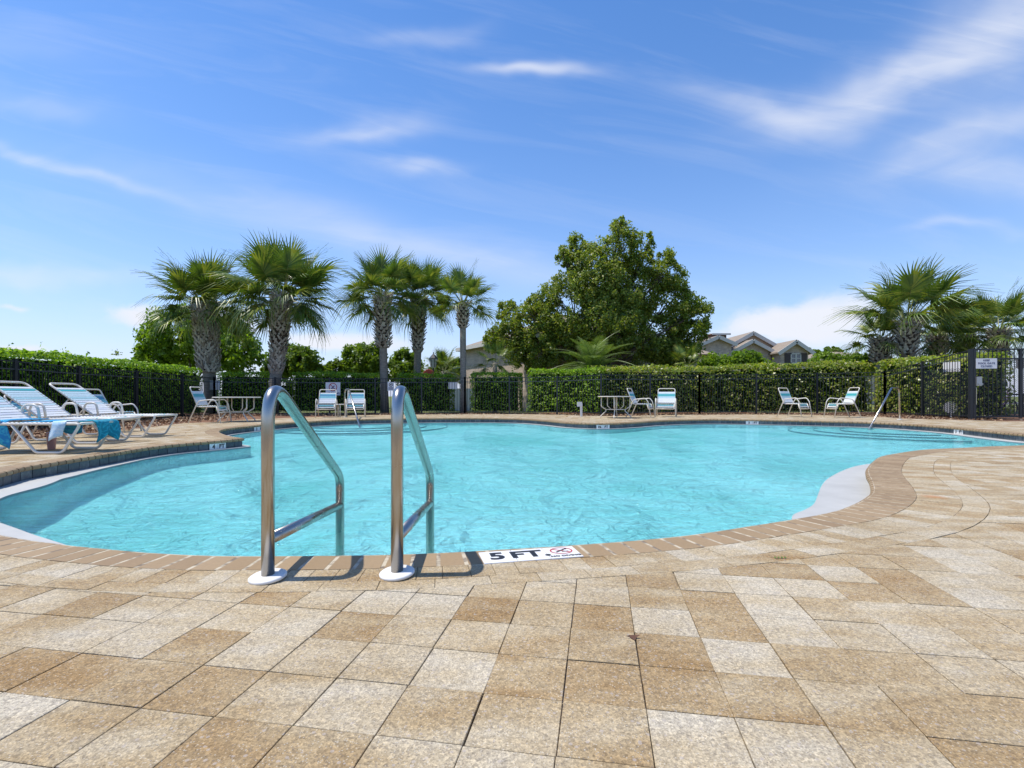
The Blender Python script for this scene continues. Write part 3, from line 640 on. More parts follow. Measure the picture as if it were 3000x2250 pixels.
def straps(parent, path, cols, sc=1.0, meshes=None):
    P = [Vector((p[0], 0, p[1])) for p in path]; ln = [0]
    for a, b in zip(P, P[1:]): ln.append(ln[-1]+(b-a).length)
    n = len(cols)
    for k, c in enumerate(cols):
        s = (k+.5)/n*ln[-1]; i = max(j for j in range(len(P)-1) if ln[j] <= s+1e-9); f = (s-ln[i])/(ln[i+1]-ln[i]); p = P[i].lerp(P[i+1], f); d = (P[i+1]-P[i]).normalized()
        nrm = Vector((-d.z, 0, d.x)); y = Vector((0, 1, 0))
        mt = Matrix.Translation(p) @ Matrix(((nrm.x, 0, d.x, 0), (0, 1, 0, 0), (nrm.z, 0, d.z, 0), (0, 0, 0, 1)))
        obj('strap', (meshes or SM)[c], parent, mat4=mt)
def make_chair(bc=CHAIR_A, sc=SEAT_A, recl=.20):
    t = thing('strap_chair', None, 'chair'); m = M['cream_metal']; r = .0155; bt = -.22-recl
    mb = MB(); mb.tube(fillet([(.24, -HW, .43), (-.22, -HW, .43), (bt, -HW, .95), (bt, HW, .95), (-.22, HW, .43), (.24, HW, .43)], [0, .08, .07, .07, .08, 0], 6), r, 8); mb.build('back_frame', m, t, True)
    for s in (-1, 1):
        y = s*.315; mb = MB()
        mb.tube(fillet([(-.44, y, 0), (-.24, y, .46), (-.17, y, .585), (.20, y, .625), (.285, y, .5), (.37, y, 0)], [0, .12, .08, .10, .1, 0], 5), r, 8); mb.build('arm_and_legs', m, t, True)
    mb = MB(); mb.tube(fillet([(.24, -HW, .43), (.285, -HW, .27), (.285, HW, .27), (.24, HW, .43)], [0, .03, .03, 0], 4), r, 8); mb.beam((.31, -.315, .28), (.31, .315, .28), .02); mb.build('front_frame', m, t, True)
    mb = MB(); mb.beam((-.22, -.315, .44), (-.22, .315, .44), .02); mb.build('cross_brace', m, t)
    bl = .40
    straps(t, [(bt+.045, .84), (-.225, .47)], bc); straps(t, [(-.19, .437), (.22, .437), (.265, .36), (.28, .31)], sc); return t
def place(t, x, y, deg, lab, sc=1.0):
    t.location = (x, y, 0); t.rotation_euler = (0, 0, R(deg)); t.scale = (sc,)*3; t['label'] = lab; return t
proto = make_chair(); protoB = make_chair(['s_white', 's_mid', 's_blue', 's_mid', 's_mid', 's_pale', 's_grey', 's_white', 's_grey', 's_white'], ['s_white', 's_pale', 's_grey', 's_white', 's_mid', 's_blue', 's_mid', 's_mid', 's_white'], .26)
def chair(first, src, *a): place(src if first else copy_tree(src), *a)
y_, = 17.2,
chair(True, proto, (1951-CX)*17.1/F, 17.1, -110, 'teal and white strap chair facing the pool, right of the table by the far edge', 1.0)
chair(False, proto, (1880-CX)*16.95/F, 16.95, -28, 'teal and white strap chair seen from the side, half behind the far round table', 1.0)
chair(False, proto, (2330-CX)*17.1/F, 17.1, -57, 'left one of the two strap chairs angled towards each other at the far edge', 1.02)
chair(False, proto, (2464-CX)*16.8/F, 16.8, 176, 'right one of the two strap chairs angled towards each other at the far edge', 1.02)
chair(False, proto, (620-CX)*13.4/F, 13.4, 6, 'teal strap chair in side view at the left end of the oval patio table', .98)
chair(True, protoB, (957-CX)*16.9/F, 16.9, -76, 'blue and white strap chair in front of the no diving sign', .96)
chair(False, protoB, (1042-CX)*17.0/F, 17.0, -76, 'blue and white strap chair behind the left handrail', .96)
chair(False, protoB, -7.75, 10.0, 8, 'blue topped strap chair standing just behind the farthest lounger', .87)
bl = make_chair(['s_blue', 's_mid', 's_blue', 's_mid', 's_mid', 's_mid', 's_blue', 's_mid', 's_mid', 's_light'], ['s_mid']*8, .34)
place(bl, -7.55, 8.25, 12, 'low all blue strap chair wedged between two loungers', .74)
# ------------------------------------------------------------------ loungers (foot towards +x)
LW = .28
LM = {k: strap_mesh(LW, .044, M[k]) for k in M if k.startswith('s_')}
def make_lounger():
    t = thing('pool_lounger', None, 'lounger'); m = M['cream_metal']; r = .0165
    for s in (-1, 1):
        y = s*LW; mb = MB()
        mb.tube(fillet([(-1.95, y, .36), (0, y, .365), (-.21, y, .018), (-.52, y, .018), (-.80, y, .35)], [0, .035, .09, .10, 0], 6), r, 8); mb.build('side_frame', m, t, True)
        mb = MB(); mb.tube(fillet([(-1.22, y, .35), (-1.38, y, .018), (-1.62, y, .018), (-1.82, y, .35)], [0, .10, .10, 0], 6), r, 8); mb.build('leg_loop', m, t, True)
        mb = MB(); mb.tube(fillet([(-1.20, y, .37), (-1.17, y, .585), (-.99, y, .585), (-.95, y, .37)], [0, .085, .085, 0], 7), r, 8); mb.build('armrest', m, t, True)
    MB().tube([(0, -LW, .365), (0, LW, .365)], r, 8).build('foot_bar', m, t, True)
    bx, bz = -1.78, .91
    MB().tube(fillet([(-1.04, -LW, .38), (bx, -LW, bz), (bx, LW, bz), (-1.04, LW, .38)], [0, .08, .08, 0], 6), r, 8).build('back_frame', m, t, True)
    MB().tube(fillet([(-1.45, -LW*.9, .66), (-1.72, -LW*.9, .36), (-1.72, LW*.9, .36), (-1.45, LW*.9, .66)], [0, .03, .03, 0], 4), .011, 6).build('back_support', m, t, True)
    straps(t, [(bx+.10, bz-.07), (-1.06, .395)], ['s_white', 's_teal', 's_pale', 's_pale', 's_pale', 's_light', 's_pale', 's_grey', 's_pale', 's_white', 's_white', 's_grey', 's_white', 's_white'], meshes=LM)
    straps(t, [(-1.03, .366), (-.14, .366)], ['s_white']*6+['s_pale', 's_white', 's_white', 's_white', 's_white', 's_white', 's_white', 's_white', 's_pale', 's_teal', 's_white'], meshes=LM)
    return t
lp = make_lounger(); GL = 'strap loungers in a row on the left deck'
for k, (o, x, y, a, lab) in enumerate([(lp, -5.20, 6.44, 2, 'nearest lounger, with blue towels hanging from its foot end'), (None, -5.80, 7.71, 1, 'middle lounger with its teal striped back cut by the left edge of the photo'), (None, -5.98, 8.87, 1, 'farthest lounger of the three, its whole raised back in view')]):
    o = o or copy_tree(lp); place(o, x, y, a, lab); o['group'] = GL
# ---- towels and tumbler
def towel_mat(n, c1, c2):
    M[n] = mat(n, c1, .95, fn=lambda t, b: (L(t, ramp(t, noise(t, 7, 2, .5, dist=1.5), [(.42, c1), (.5, c2), (.56, c1)]), b.inputs['Base Color']), bump(t, b, noise(t, 300, 3), .6, .004)))
towel_mat('blue_towel', (.02, .22, .48), (.05, .42, .58)); towel_mat('teal_towel', (.01, .20, .28), (.03, .38, .50)); towel_mat('pale_towel', (.42, .62, .78), (.6, .72, .8))
def towel(x0, x1, yc, wy, ztop, drop, m, lab, seed, side=1):
    rnd = random.Random(seed); nx_, ny_ = 16, 22; vs = []
    for i in range(nx_+1):
        for j in range(ny_+1):
            fx_ = i/nx_; q = j/ny_; arcl = (q-.3)*(wy+drop)        # runs across the lounger then down
            x = x0+(x1-x0)*fx_
            if arcl < wy*.5: y = yc+wy*.5-arcl-wy*.0-wy*.5; z = ztop+.004*math.sin(9*x+7*y)
            else: y = yc-wy*.5; z = ztop
            yy = arcl
            if yy > wy*.5:
                d = yy-wy*.5; y = yc-side*(wy*.5+.012+.02*math.sin(x*30+seed)*min(1, d*6)); z = ztop-d*(1+.25*math.sin(x*9+seed)); x += .03*math.sin(d*14+seed)
            else: y = yc-side*yy
            vs.append((x, y, z))
    n = ny_+1; fs = [(i*n+j, (i+1)*n+j, (i+1)*n+j+1, i*n+j+1) for i in range(nx_) for j in range(ny_)]
    o = MB().add(vs, fs).build('towel', m, None, True); md = o.modifiers.new('thick', 'SOLIDIFY'); md.thickness = .008; return tag(o, lab, 'towel')
towel(-5.53, -5.37, 6.44, .58, .388, .12, M['pale_towel'], 'pale blue towel corner hanging under the nearest lounger', 2, 1)
towel(-5.98, -5.62, 6.44, .58, .388, .05, M['blue_towel'], 'bright blue towel showing on the far side of the nearest lounger', 3, -1)
towel(-6.6, -6.04, 6.44, .58, .400, .24, M['blue_towel'], 'bright blue towel at the left edge of the photo, over the nearest lounger', 5, 1)
rnd = random.Random(4); vs = []; nu, nv = 14, 20
for i in range(nu+1):
    for j in range(nv+1):
        y = 6.34+.40*i/nu; q = j/nv*.52-.30
        if q < 0: x = -5.19+q; z = .392+.006*math.sin(y*22+q*20)
        else: x = -5.172+.022*math.sin(y*34)*min(1, q*7)-.10*q; z = .385-q*(1+.22*math.sin(y*17)); 
        vs.append((x+.02*math.sin(y*13), y+(.05*math.sin(q*12) if q > 0 else 0), z))
o = MB().add(vs, [(i*(nv+1)+j, (i+1)*(nv+1)+j, (i+1)*(nv+1)+j+1, i*(nv+1)+j+1) for i in range(nu) for j in range(nv)]).build('towel', M['teal_towel'], None, True); md = o.modifiers.new('thick', 'SOLIDIFY'); md.thickness = .008; md.offset = 1
tag(o, 'crumpled dark blue towel hanging over the foot end of the nearest lounger', 'towel')
x, y = G(151, 1317)
M['pink'] = mat('pink_plastic', (.50, .27, .26), .45)
cup = thing('tumbler', 'dusty pink tumbler standing on the deck under the nearest lounger', 'tumbler', (x, y, 0))
MB().lathe([(.036, 0), (.040, .004), (.054, .20), (.056, .21)], 24).build('cup', M['pink'], cup, True); MB().lathe([(.057, .21), (.057, .222), (.05, .226), (.0, .226)], 24).build('lid', M['pink'], cup)
# ------------------------------------------------------------------ tables
def table(x, y, r, h, lab, n=4, rot=0, ry=1.0):
    t = thing('patio_table', lab, 'table', (x, y, 0), R(rot)); t.scale = (1, ry, 1)
    MB().lathe([(r-.012, h-.028), (r, h-.022), (r, h-.006), (r-.01, h)], 48).build('table_top', M['cream_metal'], t, False)
    for k in range(n):
        a = 2*math.pi*(k+.5)/n; c, s = math.cos(a), math.sin(a)
        pr = [(r*.78, h-.03), (r*.78, h-.12), (r*.74, .40), (r*.50, .30), (r*.60, .2), (r*.88, 0)] if n == 4 else [(r*.8, h-.03), (r*.8, 0)]
        if n == 4: pr = [(r*.80, h-.03), (r*.80, h*.52), (r*.52, h*.38), (r*.55, h*.3), (r*.84, 0.05), (r*.86, 0)]
        MB().tube(fillet([(q*c, q*s, z) for q, z in pr], .06, 4), .016, 8).build('leg', M['cream_metal'], t, True)
        if n == 4: MB().tube(fillet([(r*.45*c, r*.45*s, h-.03), (r*.45*c, r*.45*s, h*.55), (r*.28*c, r*.28*s, h*.42)], .05, 4), .013, 8).build('inner_leg', M['cream_metal'], t, True)
    if n == 4: MB().tube([(r*.5*math.cos(q), r*.5*math.sin(q), h*.39) for q in np.linspace(0, 2*math.pi, 25)[:-1]], .011, 6, closed=True).build('leg_ring', M['cream_metal'], t, True)
    return t
table((700-CX)*14.2/F, 14.1, .60, .675, 'oval cream patio table on the left between chair and ladder', rot=12)
table((1806-CX)*16.2/F, 16.35, .56, .695, 'round cream patio table on the far side beside two teal chairs', rot=28)
table((1001-CX)*17.1/F, 17.1, .19, .43, 'small low side table between the two blue strap chairs', n=3, rot=90)
# ------------------------------------------------------------------ fences
PK = MB().box(-.007, .007, -.007, .007, 0, 1).mesh('picket', M['fence'])
def fence(pts, lab, low=.06, gap=.102, name='pool_fence', grey=False, mesh_from=None):
    t = thing(name, lab, 'fence')
    for k, (x, y, h) in enumerate(pts):
        w = .030
        if k < len(pts)-1 or name == 'pool_fence' and k == len(pts)-1 and pts[-1][2] < 2 or k == 0:
            MB().box(-w, w, -w, w, -.03, h+.02).build('post', M['fence'], t, False, (x, y, 0)); MB().box(-w-.006, w+.006, -w-.006, w+.006, h+.022, h+.036).build('post_cap', M['fence'], t, False, (x, y, 0))
    n = 0
    for (x0, y0, h0), (x1, y1, h1) in zip(pts, pts[1:]):
        a, b = Vector((x0, y0, 0)), Vector((x1, y1, 0)); ln = (b-a).length; d = (b-a)/ln
        for ha, hb, m in ((h0, h1, M['fence']), (h0-.155, h1-.155, M['fence_grey']), (low+.05, low+.05, M['fence'])):
            MB().beam((x0, y0, ha-.012), (x1, y1, hb-.012), .03, .024).build('rail', m, t)
        q = int(ln/gap); rz = math.atan2(d.y, d.x)
        for i in range(1, q):
            f = i/q; p = a.lerp(b, f); obj('picket', PK, t, (p.x, p.y, low), (0, 0, rz), (1, 1, h0+(h1-h0)*f-low-.01)); n += 1
    return t
LF = [(-9.55,8.1,1.4),(-9.9,10.2,1.4),(-10.45,12.35,1.4),(-10.72,14.6,1.4),(-10.95,17.0,1.4),(-11.4,19.6,1.4)]
fence(LF, 'black picket fence on the left behind the loungers')
BF1 = [(-11.4,19.6,1.4),(-9.3,20.1,1.4),(-7.3,20.5,1.4),(-5.5,20.6,1.4),(-3.6,20.4,1.41),(-1.86,20.2,1.42)]
BF2 = [(-1.86,20.2,1.42),(-.1,19.8,1.42),(1.7,19.3,1.42),(3.2,18.4,1.47),(5.1,18.9,1.48),(7.1,19.4,1.5)]
BF3 = [(7.1,19.4,1.5),(9.4,19.7,1.53),(11.8,19.8,1.57),(13.8,18.95,1.6)]
fence(BF1, 'black picket fence along the back, behind the no diving sign and left ladder rail')
fence(BF2, 'black picket fence along the middle of the far side, behind the round table')
fence(BF3, 'black picket fence behind the two chairs angled towards each other')
SF = fence([(13.8,18.95,1.6),(13.75,17.15,1.83),(13.66,15.3,2.07)], 'black fence section whose top slopes up to the gate')
# gate
gt = thing('pool_gate', 'tall black mesh covered pool gate at the right edge with KEEP POOL GATE CLOSED sign', 'gate', (13.66, 15.25, 0), math.atan2(-.35, 2.6))
for x in (0, .085): MB().box(x-.042, x+.036, -.05, .05, -.03, 2.10).build('gate_post', M['fence'], gt); 
for x in (1.32, 2.5): MB().box(x-.03, x+.03, -.03, .03, .05, 2.09).build('gate_post', M['fence'], gt)
for z in (.09, 1.80, 2.08): MB().box(.14, 2.6, -.02, .02, z-.02, z+.02).build('rail', M['fence'], gt)
for k in range(20):
    obj('picket', PK, gt, (.24+k*.115, 0, .08), None, (1.2, 1.2, 1.98))
def lattice(x0, x1, z0, z1, m, parent, pitch=.045, w=.007, zf=None):
    mb = MB()
    for s in (1, -1):
        c = x0-(z1-z0)
        while c < x1+(z1-z0):
            a0 = c; pts = []
            # line x = c + s*(z-z0) within the rectangle
            if s == 1: za, zb = max(z0, z0+x0-c), min(z1, z0+x1-c); xa, xb = c+za-z0, c+zb-z0
            else: za, zb = max(z0, z0+c-x1), min(z1, z0+c-x0); xa, xb = c-(za-z0), c-(zb-z0)
            if zb > za+.01: mb.beam((xa, .012+.004*s, za), (xb, .012+.004*s, zb), w, .003, up=(0, 1, 0))
            c += pitch*1.41
    return mb.build('mesh_screen', m, parent)
M['mesh_blue'] = mat('dark_blue_mesh', (.016, .022, .038), .5)
lattice(.15, 2.6, .1, 1.78, M['mesh_blue'], gt)
ms = bpy.data.objects.new('mesh_holder', None); 
lt = lattice(0, 1.75, .12, 1.55, M['mesh_blue'], SF); lt.location = (13.72, 17.05, 0); lt.rotation_euler = (0, 0, R(-91))
lk = MB(); lk.box(.10, .24, -.10, -.05, 1.0, 1.27); lk.box(.13, .25, -.13, -.1, 1.03, 1.07); lk.build('lock_box', mat('brushed_zinc', (.42, .43, .44), .4, .8), gt)
MB().tube([(.10, -.075, .95), (.10, -.075, .45)], .012, 8).build('latch_bar', M['steel'], gt)
# ------------------------------------------------------------------ signs
def face_me(w, h, m): return MB().box(-w/2, w/2, -.003, .003, -h/2, h/2)
def sign(name, u0, u1, v0, v1, y, lab, rz=0):
    x0, x1 = (u0-CX)*y/F, (u1-CX)*y/F; z0, z1 = H-(v1-HV)*y/F, H-(v0-HV)*y/F
    t = thing(name, lab, 'sign', ((x0+x1)/2, y, (z0+z1)/2), rz); face_me(x1-x0, z1-z0, None).build('panel', M['sign'], t); t['w'] = x1-x0; t['h'] = z1-z0; return t, x1-x0, z1-z0
RX = (R(90), 0, 0)
t, w, h = sign('blank_sign', 615, 645, 1115, 1142, 20.0, 'plain white back of a sign behind the pickets above the oval table')
t, w, h = sign('no_diving_sign', 954, 997, 1120, 1158, 20.15, 'white NO DIVING sign with a crossed out circle behind the blue chairs')
obj('prohibition_ring', ring_me(h*.32, .03, M['red_ink']), t, (0, -.004, h*.13), RX)
mb = MB(); mb.beam((-h*.2, -.006, h*.33), (h*.2, -.006, -h*.07), .025, .002, (0, 1, 0)); mb.build('prohibition_bar', M['red_ink'], t)
mb = MB(); mb.beam((-h*.12, -.007, 0), (h*.12, -.007, h*.24), .03, .002, (0, 1, 0)); mb.beam((-h*.14, -.007, -.0), (h*.14, -.007, -.0), .02, .002, (0, 1, 0)); mb.build('diver_symbol', M['ink'], t)
obj('lettering', text_me('NO DIVING', h*.20, M['ink'], .0008, .004), t, (0, -.005, -h*.36), RX)
t, w, h = sign('notice_sign', 1135.5, 1155, 1119.5, 1144.5, 20.4, 'small white notice with a round symbol on the fence by the second ladder rail')
obj('prohibition_ring', ring_me(w*.3, .022, M['black_ink']), t, (0, -.004, h*.2), RX); MB().lathe([(w*.12, 0), (w*.12, .002)], 12).build('symbol', M['black_ink'], t, False, (0, -.0045, h*.2)).rotation_euler = RX
mb = MB()
for k in range(3): mb.box(-w*.36, w*.36, -.0045, -.0035, -h*(.14+.12*k)-.012, -h*(.14+.12*k)+.008)
mb.build('small_print', M['ink'], t)
sign('blank_sign', 1314, 1340, 1119.5, 1139, 20.55, 'plain white back of a sign behind the pickets left of the slimmest palm')
t, w, h = sign('blank_sign', 2773, 2818, 1066, 1094, 16.6, 'white sign back behind the dark mesh of the sloping fence', R(-75)); t.location = (13.95, 16.25, 1.62)
t = thing('gate_sign', 'white KEEP POOL GATE CLOSED sign on the gate', 'sign', (14.02, 15.13, 1.66), math.atan2(-.35, 2.6)); w, h = .56, .30
face_me(w, h, None).build('panel', M['sign'], t)
for k, s in enumerate(('KEEP', 'POOL GATE', 'CLOSED')): obj('lettering', text_me(s, .072, M['ink'], .0008, .002), t, (0, -.005, .09-.088*k), RX, (1.15, 1, 1))
t = thing('blank_sign', 'white sign back behind the gate mesh at the right edge of the photo', 'sign', (15.2, 15.15, 1.66), math.atan2(-.35, 2.6)); face_me(.52, .29, None).build('panel', M['sign'], t)
t = thing('round_marker', 'white disc on a short stake behind the mesh next to the gate', 'marker', (14.1, 16.45, 0), R(-30))
MB().lathe([(.19, -.004), (.19, .004)], 24).build('disc', M['sign'], t, False, (0, 0, .33)).rotation_euler = RX; MB().box(-.02, .02, -.01, .01, 0, .2).build('stake', M['sign'], t)
# utility post
x, y = G(1703, 1220.5)
t = thing('utility_post', 'short white post with an outlet box standing left of the round table', 'post', (x, y, 0))
MB().box(-.035, .035, -.03, .03, 0, .44).build('post', M['esc'], t); MB().box(-.15, .02, -.05, -.032, .34, .50).build('box', M['esc'], t)
# ------------------------------------------------------------------ lamp posts
def lamp(x, y, ztop, lab):
    t = thing('street_lamp', lab, 'street lamp', (x, y, 0)); m = M['fence']
    MB().lathe([(.09, 0), (.09, .3), (.05, .4), (.045, ztop-.75)], 12).build('pole', m, t)
    MB().lathe([(.11, ztop-.75), (.13, ztop-.72), (.20, ztop-.3), (.18, ztop-.3)], 6).build('lantern_glass', mat('lantern_glass', (.55, .6, .62), .2), t)
    mb = MB()
    for k in range(6):
        a = 2*math.pi*k/6; mb.beam((.135*math.cos(a), .135*math.sin(a), ztop-.74), (.205*math.cos(a), .205*math.sin(a), ztop-.3), .025)
    mb.lathe([(.24, ztop-.3), (.22, ztop-.26), (.08, ztop-.1), (.03, ztop-.05), (.015, ztop+.05)], 6); mb.build('lantern_frame', m, t)
lamp((1269.7-CX)*26/F, 26, .7+(1160-1034)*26/F, 'black lamp post with a pale lantern between the third and slimmest palms')
lamp((2510-CX)*27/F, 27, .7+(1160-1026)*27/F, 'lamp post with a pale lantern under the right palm crown')
# red play panel
t = tag(MB().lathe([(.28, 0), (.28, .02), (.24, .03)], 24).build('play_panel', mat('red_plastic', (.42, .07, .04), .5)), 'rounded red panel peeking over the hedge below the lamp post', 'panel'); t.rotation_euler = RX; t.location = ((1256-CX)*25/F, 25, .7+(1160-1098)*25/F)
MB().box(-.2, .2, -1.76, 0, -.01, .0).build('support', M['esc'], t)
# white shed / slide box visible through the gap
o = MB().box(-.75, .75, -.5, .5, 0, 1.15).build('white_box', M['sign']); o.location = ((1362-CX)*27/F, 27, -.06); tag(o, 'low white cabinet seen through the hedge gap behind the slimmest palm', 'cabinet')
# ------------------------------------------------------------------ bicycle behind the gate
def bike(x, y, rz, lab):
    t = thing('bicycle', lab, 'bicycle', (x, y, 0), rz); dk = M['fence']
    for cx in (-.42, .42):
        mb = MB(); mb.tube([(cx+.27*math.cos(a), 0, .30+.27*math.sin(a)) for a in np.linspace(0, 2*math.pi, 25)[:-1]], .022, 6, closed=True); mb.build('wheel', dk, t, True)
        mb = MB()
        for k in range(8): a = math.pi*k/8; mb.beam((cx-.26*math.cos(a), 0, .30-.26*math.sin(a)), (cx+.26*math.cos(a), 0, .30+.26*math.sin(a)), .004)
        mb.build('spokes', M['steel'], t)
    mb = MB()
    for a, b in (((-.42, .3), (0, .3)), ((0, .3), (-.15, .7)), ((-.42, .3), (-.13, .62)), ((-.13, .62), (.30, .68)), ((0, .3), (.30, .64)), ((.42, .3), (.27, .86))): mb.tube([(a[0], 0, a[1]), (b[0], 0, b[1])], .016, 8)
    mb.build('frame', mat('pink_paint', (.75, .35, .5), .4), t, True)
    MB().tube(fillet([(.22, -.25, .9), (.28, -.1, .88), (.28, .1, .88), (.22, .25, .9)], .05), .012, 8).build('handlebar', M['steel'], t, True)
    MB().lathe([(.0, .7), (.09, .71), (.10, .735), (.05, .75)], 12).build('saddle', dk, t, True, (-.15, 0, 0))
bike(15.75, 16.5, R(12), 'pink child bicycle parked behind the gate')
# ------------------------------------------------------------------ foliage
def leaf_mesh(name, C_, size, m, up=None, flat=.0, ar=.55, seed=0, size_j=.35):
    rng = np.random.default_rng(seed); n = len(C_)
    d = rng.normal(size=(n, 3)); 
    if up is not None: d = d*.75+up
    d /= np.linalg.norm(d, axis=1, keepdims=True)
    r = rng.normal(size=(n, 3)); a = np.cross(d, r); a /= np.linalg.norm(a, axis=1, keepdims=True)+1e-9; b = np.cross(d, a)
    s = (size*(1+rng.uniform(-size_j, size_j, n)))[:, None]
    v = np.empty((n, 4, 3)); v[:, 0] = C_-a*s; v[:, 1] = C_-b*s*ar+d*s*.18; v[:, 2] = C_+a*s; v[:, 3] = C_+b*s*ar+d*s*.18
    me = bpy.data.meshes.new(name); me.vertices.add(4*n); me.vertices.foreach_set('co', v.reshape(-1)); me.loops.add(4*n); me.loops.foreach_set('vertex_index', np.arange(4*n, dtype=np.int32))
    me.polygons.add(n); me.polygons.foreach_set('loop_start', np.arange(0, 4*n, 4, dtype=np.int32)); me.polygons.foreach_set('loop_total', np.full(n, 4, dtype=np.int32))
    me.materials.append(m); me.update(); me.validate(); return me
# ---- hedges: clipped boxes of leaves round a dark core
def hedge(p0, p1, wd, h0, h1, leaf, lab, dens=420, size=.042, seed=1, rag=.05, holes=0, front_only=False):
    rng = np.random.default_rng(seed); p0, p1 = np.array(p0, float), np.array(p1, float); ln = np.linalg.norm(p1-p0); d = (p1-p0)/ln; nrm = np.array([-d[1], d[0]])    # away from the pool
    t = thing('hedge', lab, 'hedge', (p0[0], p0[1], 0))
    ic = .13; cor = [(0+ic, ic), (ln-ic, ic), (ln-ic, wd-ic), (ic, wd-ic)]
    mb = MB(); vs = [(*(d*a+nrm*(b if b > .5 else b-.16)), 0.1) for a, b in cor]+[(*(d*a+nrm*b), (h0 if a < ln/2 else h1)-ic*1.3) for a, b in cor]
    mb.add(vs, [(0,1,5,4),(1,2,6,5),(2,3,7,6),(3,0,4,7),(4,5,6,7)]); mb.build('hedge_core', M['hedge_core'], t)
    P, U_ = [], []
    def wob(s, z): return .06*np.sin(s*2.1+seed)+.05*np.sin(s*5.3+z*3.1+seed)*np.sin(z*4+s)+.05*np.sin(s*11+z*3)*np.sin(z*9-s*2)
    for face, area in (('f', ln*(h0+h1)/2), ('b', ln*(h0+h1)/2*.4), ('t', ln*wd), ('l', wd*h0), ('r', wd*h1)):
        n = int(area*dens*(1.25 if face == 't' else 1)); s = rng.uniform(0, ln, n); hh = h0+(h1-h0)*s/ln; z = hh*rng.uniform(.04, 1, n)
        dep = rng.exponential(.06, n)-rag*rng.random(n); e = wob(s, z)
        if holes:
            k = np.sin(s*3.7+seed)*np.sin(z*5+s*1.3)+.6*np.sin(s*9.1+z*8); keep = (k > -holes) | (rng.random(n) < .3)
        else: keep = np.ones(n, bool)
        if face == 'f': w = dep-e-.20*(1-z/hh); up = (-nrm[0]*.8, -nrm[1]*.8, .95)
        elif face == 'b': w = wd-dep+e; up = (nrm[0], nrm[1], .5)
        elif face == 't': w = rng.uniform(0, wd, n); z = hh-dep*.8+.5*wob(s, w*4); up = (0, 0, 1.2)
        elif face == 'l': w = rng.uniform(0, wd, n); s = dep+0*s-.04; up = (-d[0], -d[1], .4); z = h0*rng.uniform(.04, 1, n)
        else: w = rng.uniform(0, wd, n); s = ln-dep+.04; up = (d[0], d[1], .4); z = h1*rng.uniform(.04, 1, n)
        xy = d[None]*s[:, None]+nrm[None]*w[:, None]; q = np.c_[xy, z][keep if face in 'f' else np.ones(n, bool)]
        P.append(q); U_.append(np.tile(up, (len(q), 1)))
    # odd shoots standing proud of the clipped top
    ns = int(ln*1.2)
    for _ in range(ns):
        s = rng.uniform(.1, ln-.1); w = rng.uniform(0, wd); hh = h0+(h1-h0)*s/ln; L_ = rng.uniform(.04, .22)*(1 if rng.random() < .8 else 1.6)
        q = np.c_[np.tile(d*s+nrm*w, (9, 1)), hh+np.linspace(0, L_, 9)]+rng.normal(0, .018, (9, 3)); P.append(q); U_.append(np.tile((0, 0, .6), (9, 1)))
    P = np.vstack(P); U_ = np.vstack(U_)
    obj('foliage', leaf_mesh('foliage', P, size, leaf, U_, seed=seed), t)
    return t
HL, VL = M['hedge_leaf'], M['viburnum_leaf']
hedge((-9.95,7.2), (-11.95,19.7), 1.1, 1.66, 1.74, HL, 'long clipped hedge with a bright sunlit top behind the left fence', seed=3, dens=480)
hedge((-11.7,20.35), (-9.95,20.75), 1.1, 1.65, 1.65, HL, 'short clipped hedge block left of the tallest palm trunk', seed=4)
hedge((-9.0,20.9), (-5.5,21.15), 1.1, 1.66, 1.63, HL, 'clipped hedge block behind the no diving sign', seed=5)
hedge((-4.75,21.1), (-2.55,21.0), 1.0, 1.60, 1.57, HL, 'clipped hedge block behind the right ladder rail', seed=6)
hedge((-1.65,20.9), (.3,20.7), 1.0, 1.62, 1.64, HL, 'clipped hedge block right of the slimmest palm', seed=7)
hedge((.65,20.2), (3.3,19.1), 1.0, 1.72, 1.72, HL, 'bright clipped hedge behind the utility post', seed=8, size=.046)
hedge((3.3,19.25), (8.0,20.35), 1.0, 1.76, 1.82, VL, 'glossy loose hedge behind the round table and the side facing chair', seed=9, size=.05, holes=.85, dens=330, rag=.12)
hedge((8.0,20.4), (14.4,20.6), 1.1, 1.84, 2.05, VL, 'tall glossy hedge behind the two chairs angled towards each other', seed=10, size=.052, holes=.8, dens=330, rag=.14)
hedge((14.5,20.4), (14.35,15.9), 1.1, 2.05, 1.95, VL, 'glossy hedge behind the sloping fence beside the gate', seed=11, size=.052, holes=.75, dens=330, rag=.14)
hedge((15.0,17.3), (15.9,17.5), .8, 1.75, 1.5, VL, 'dark dense shrub growing behind the gate', seed=12, size=.06, dens=260, rag=.2)
hedge((-9.9,20.95), (-9.1,20.95), .7, 1.3, 1.3, HL, 'low hedge filling the gap behind the tallest palm trunk', seed=13)
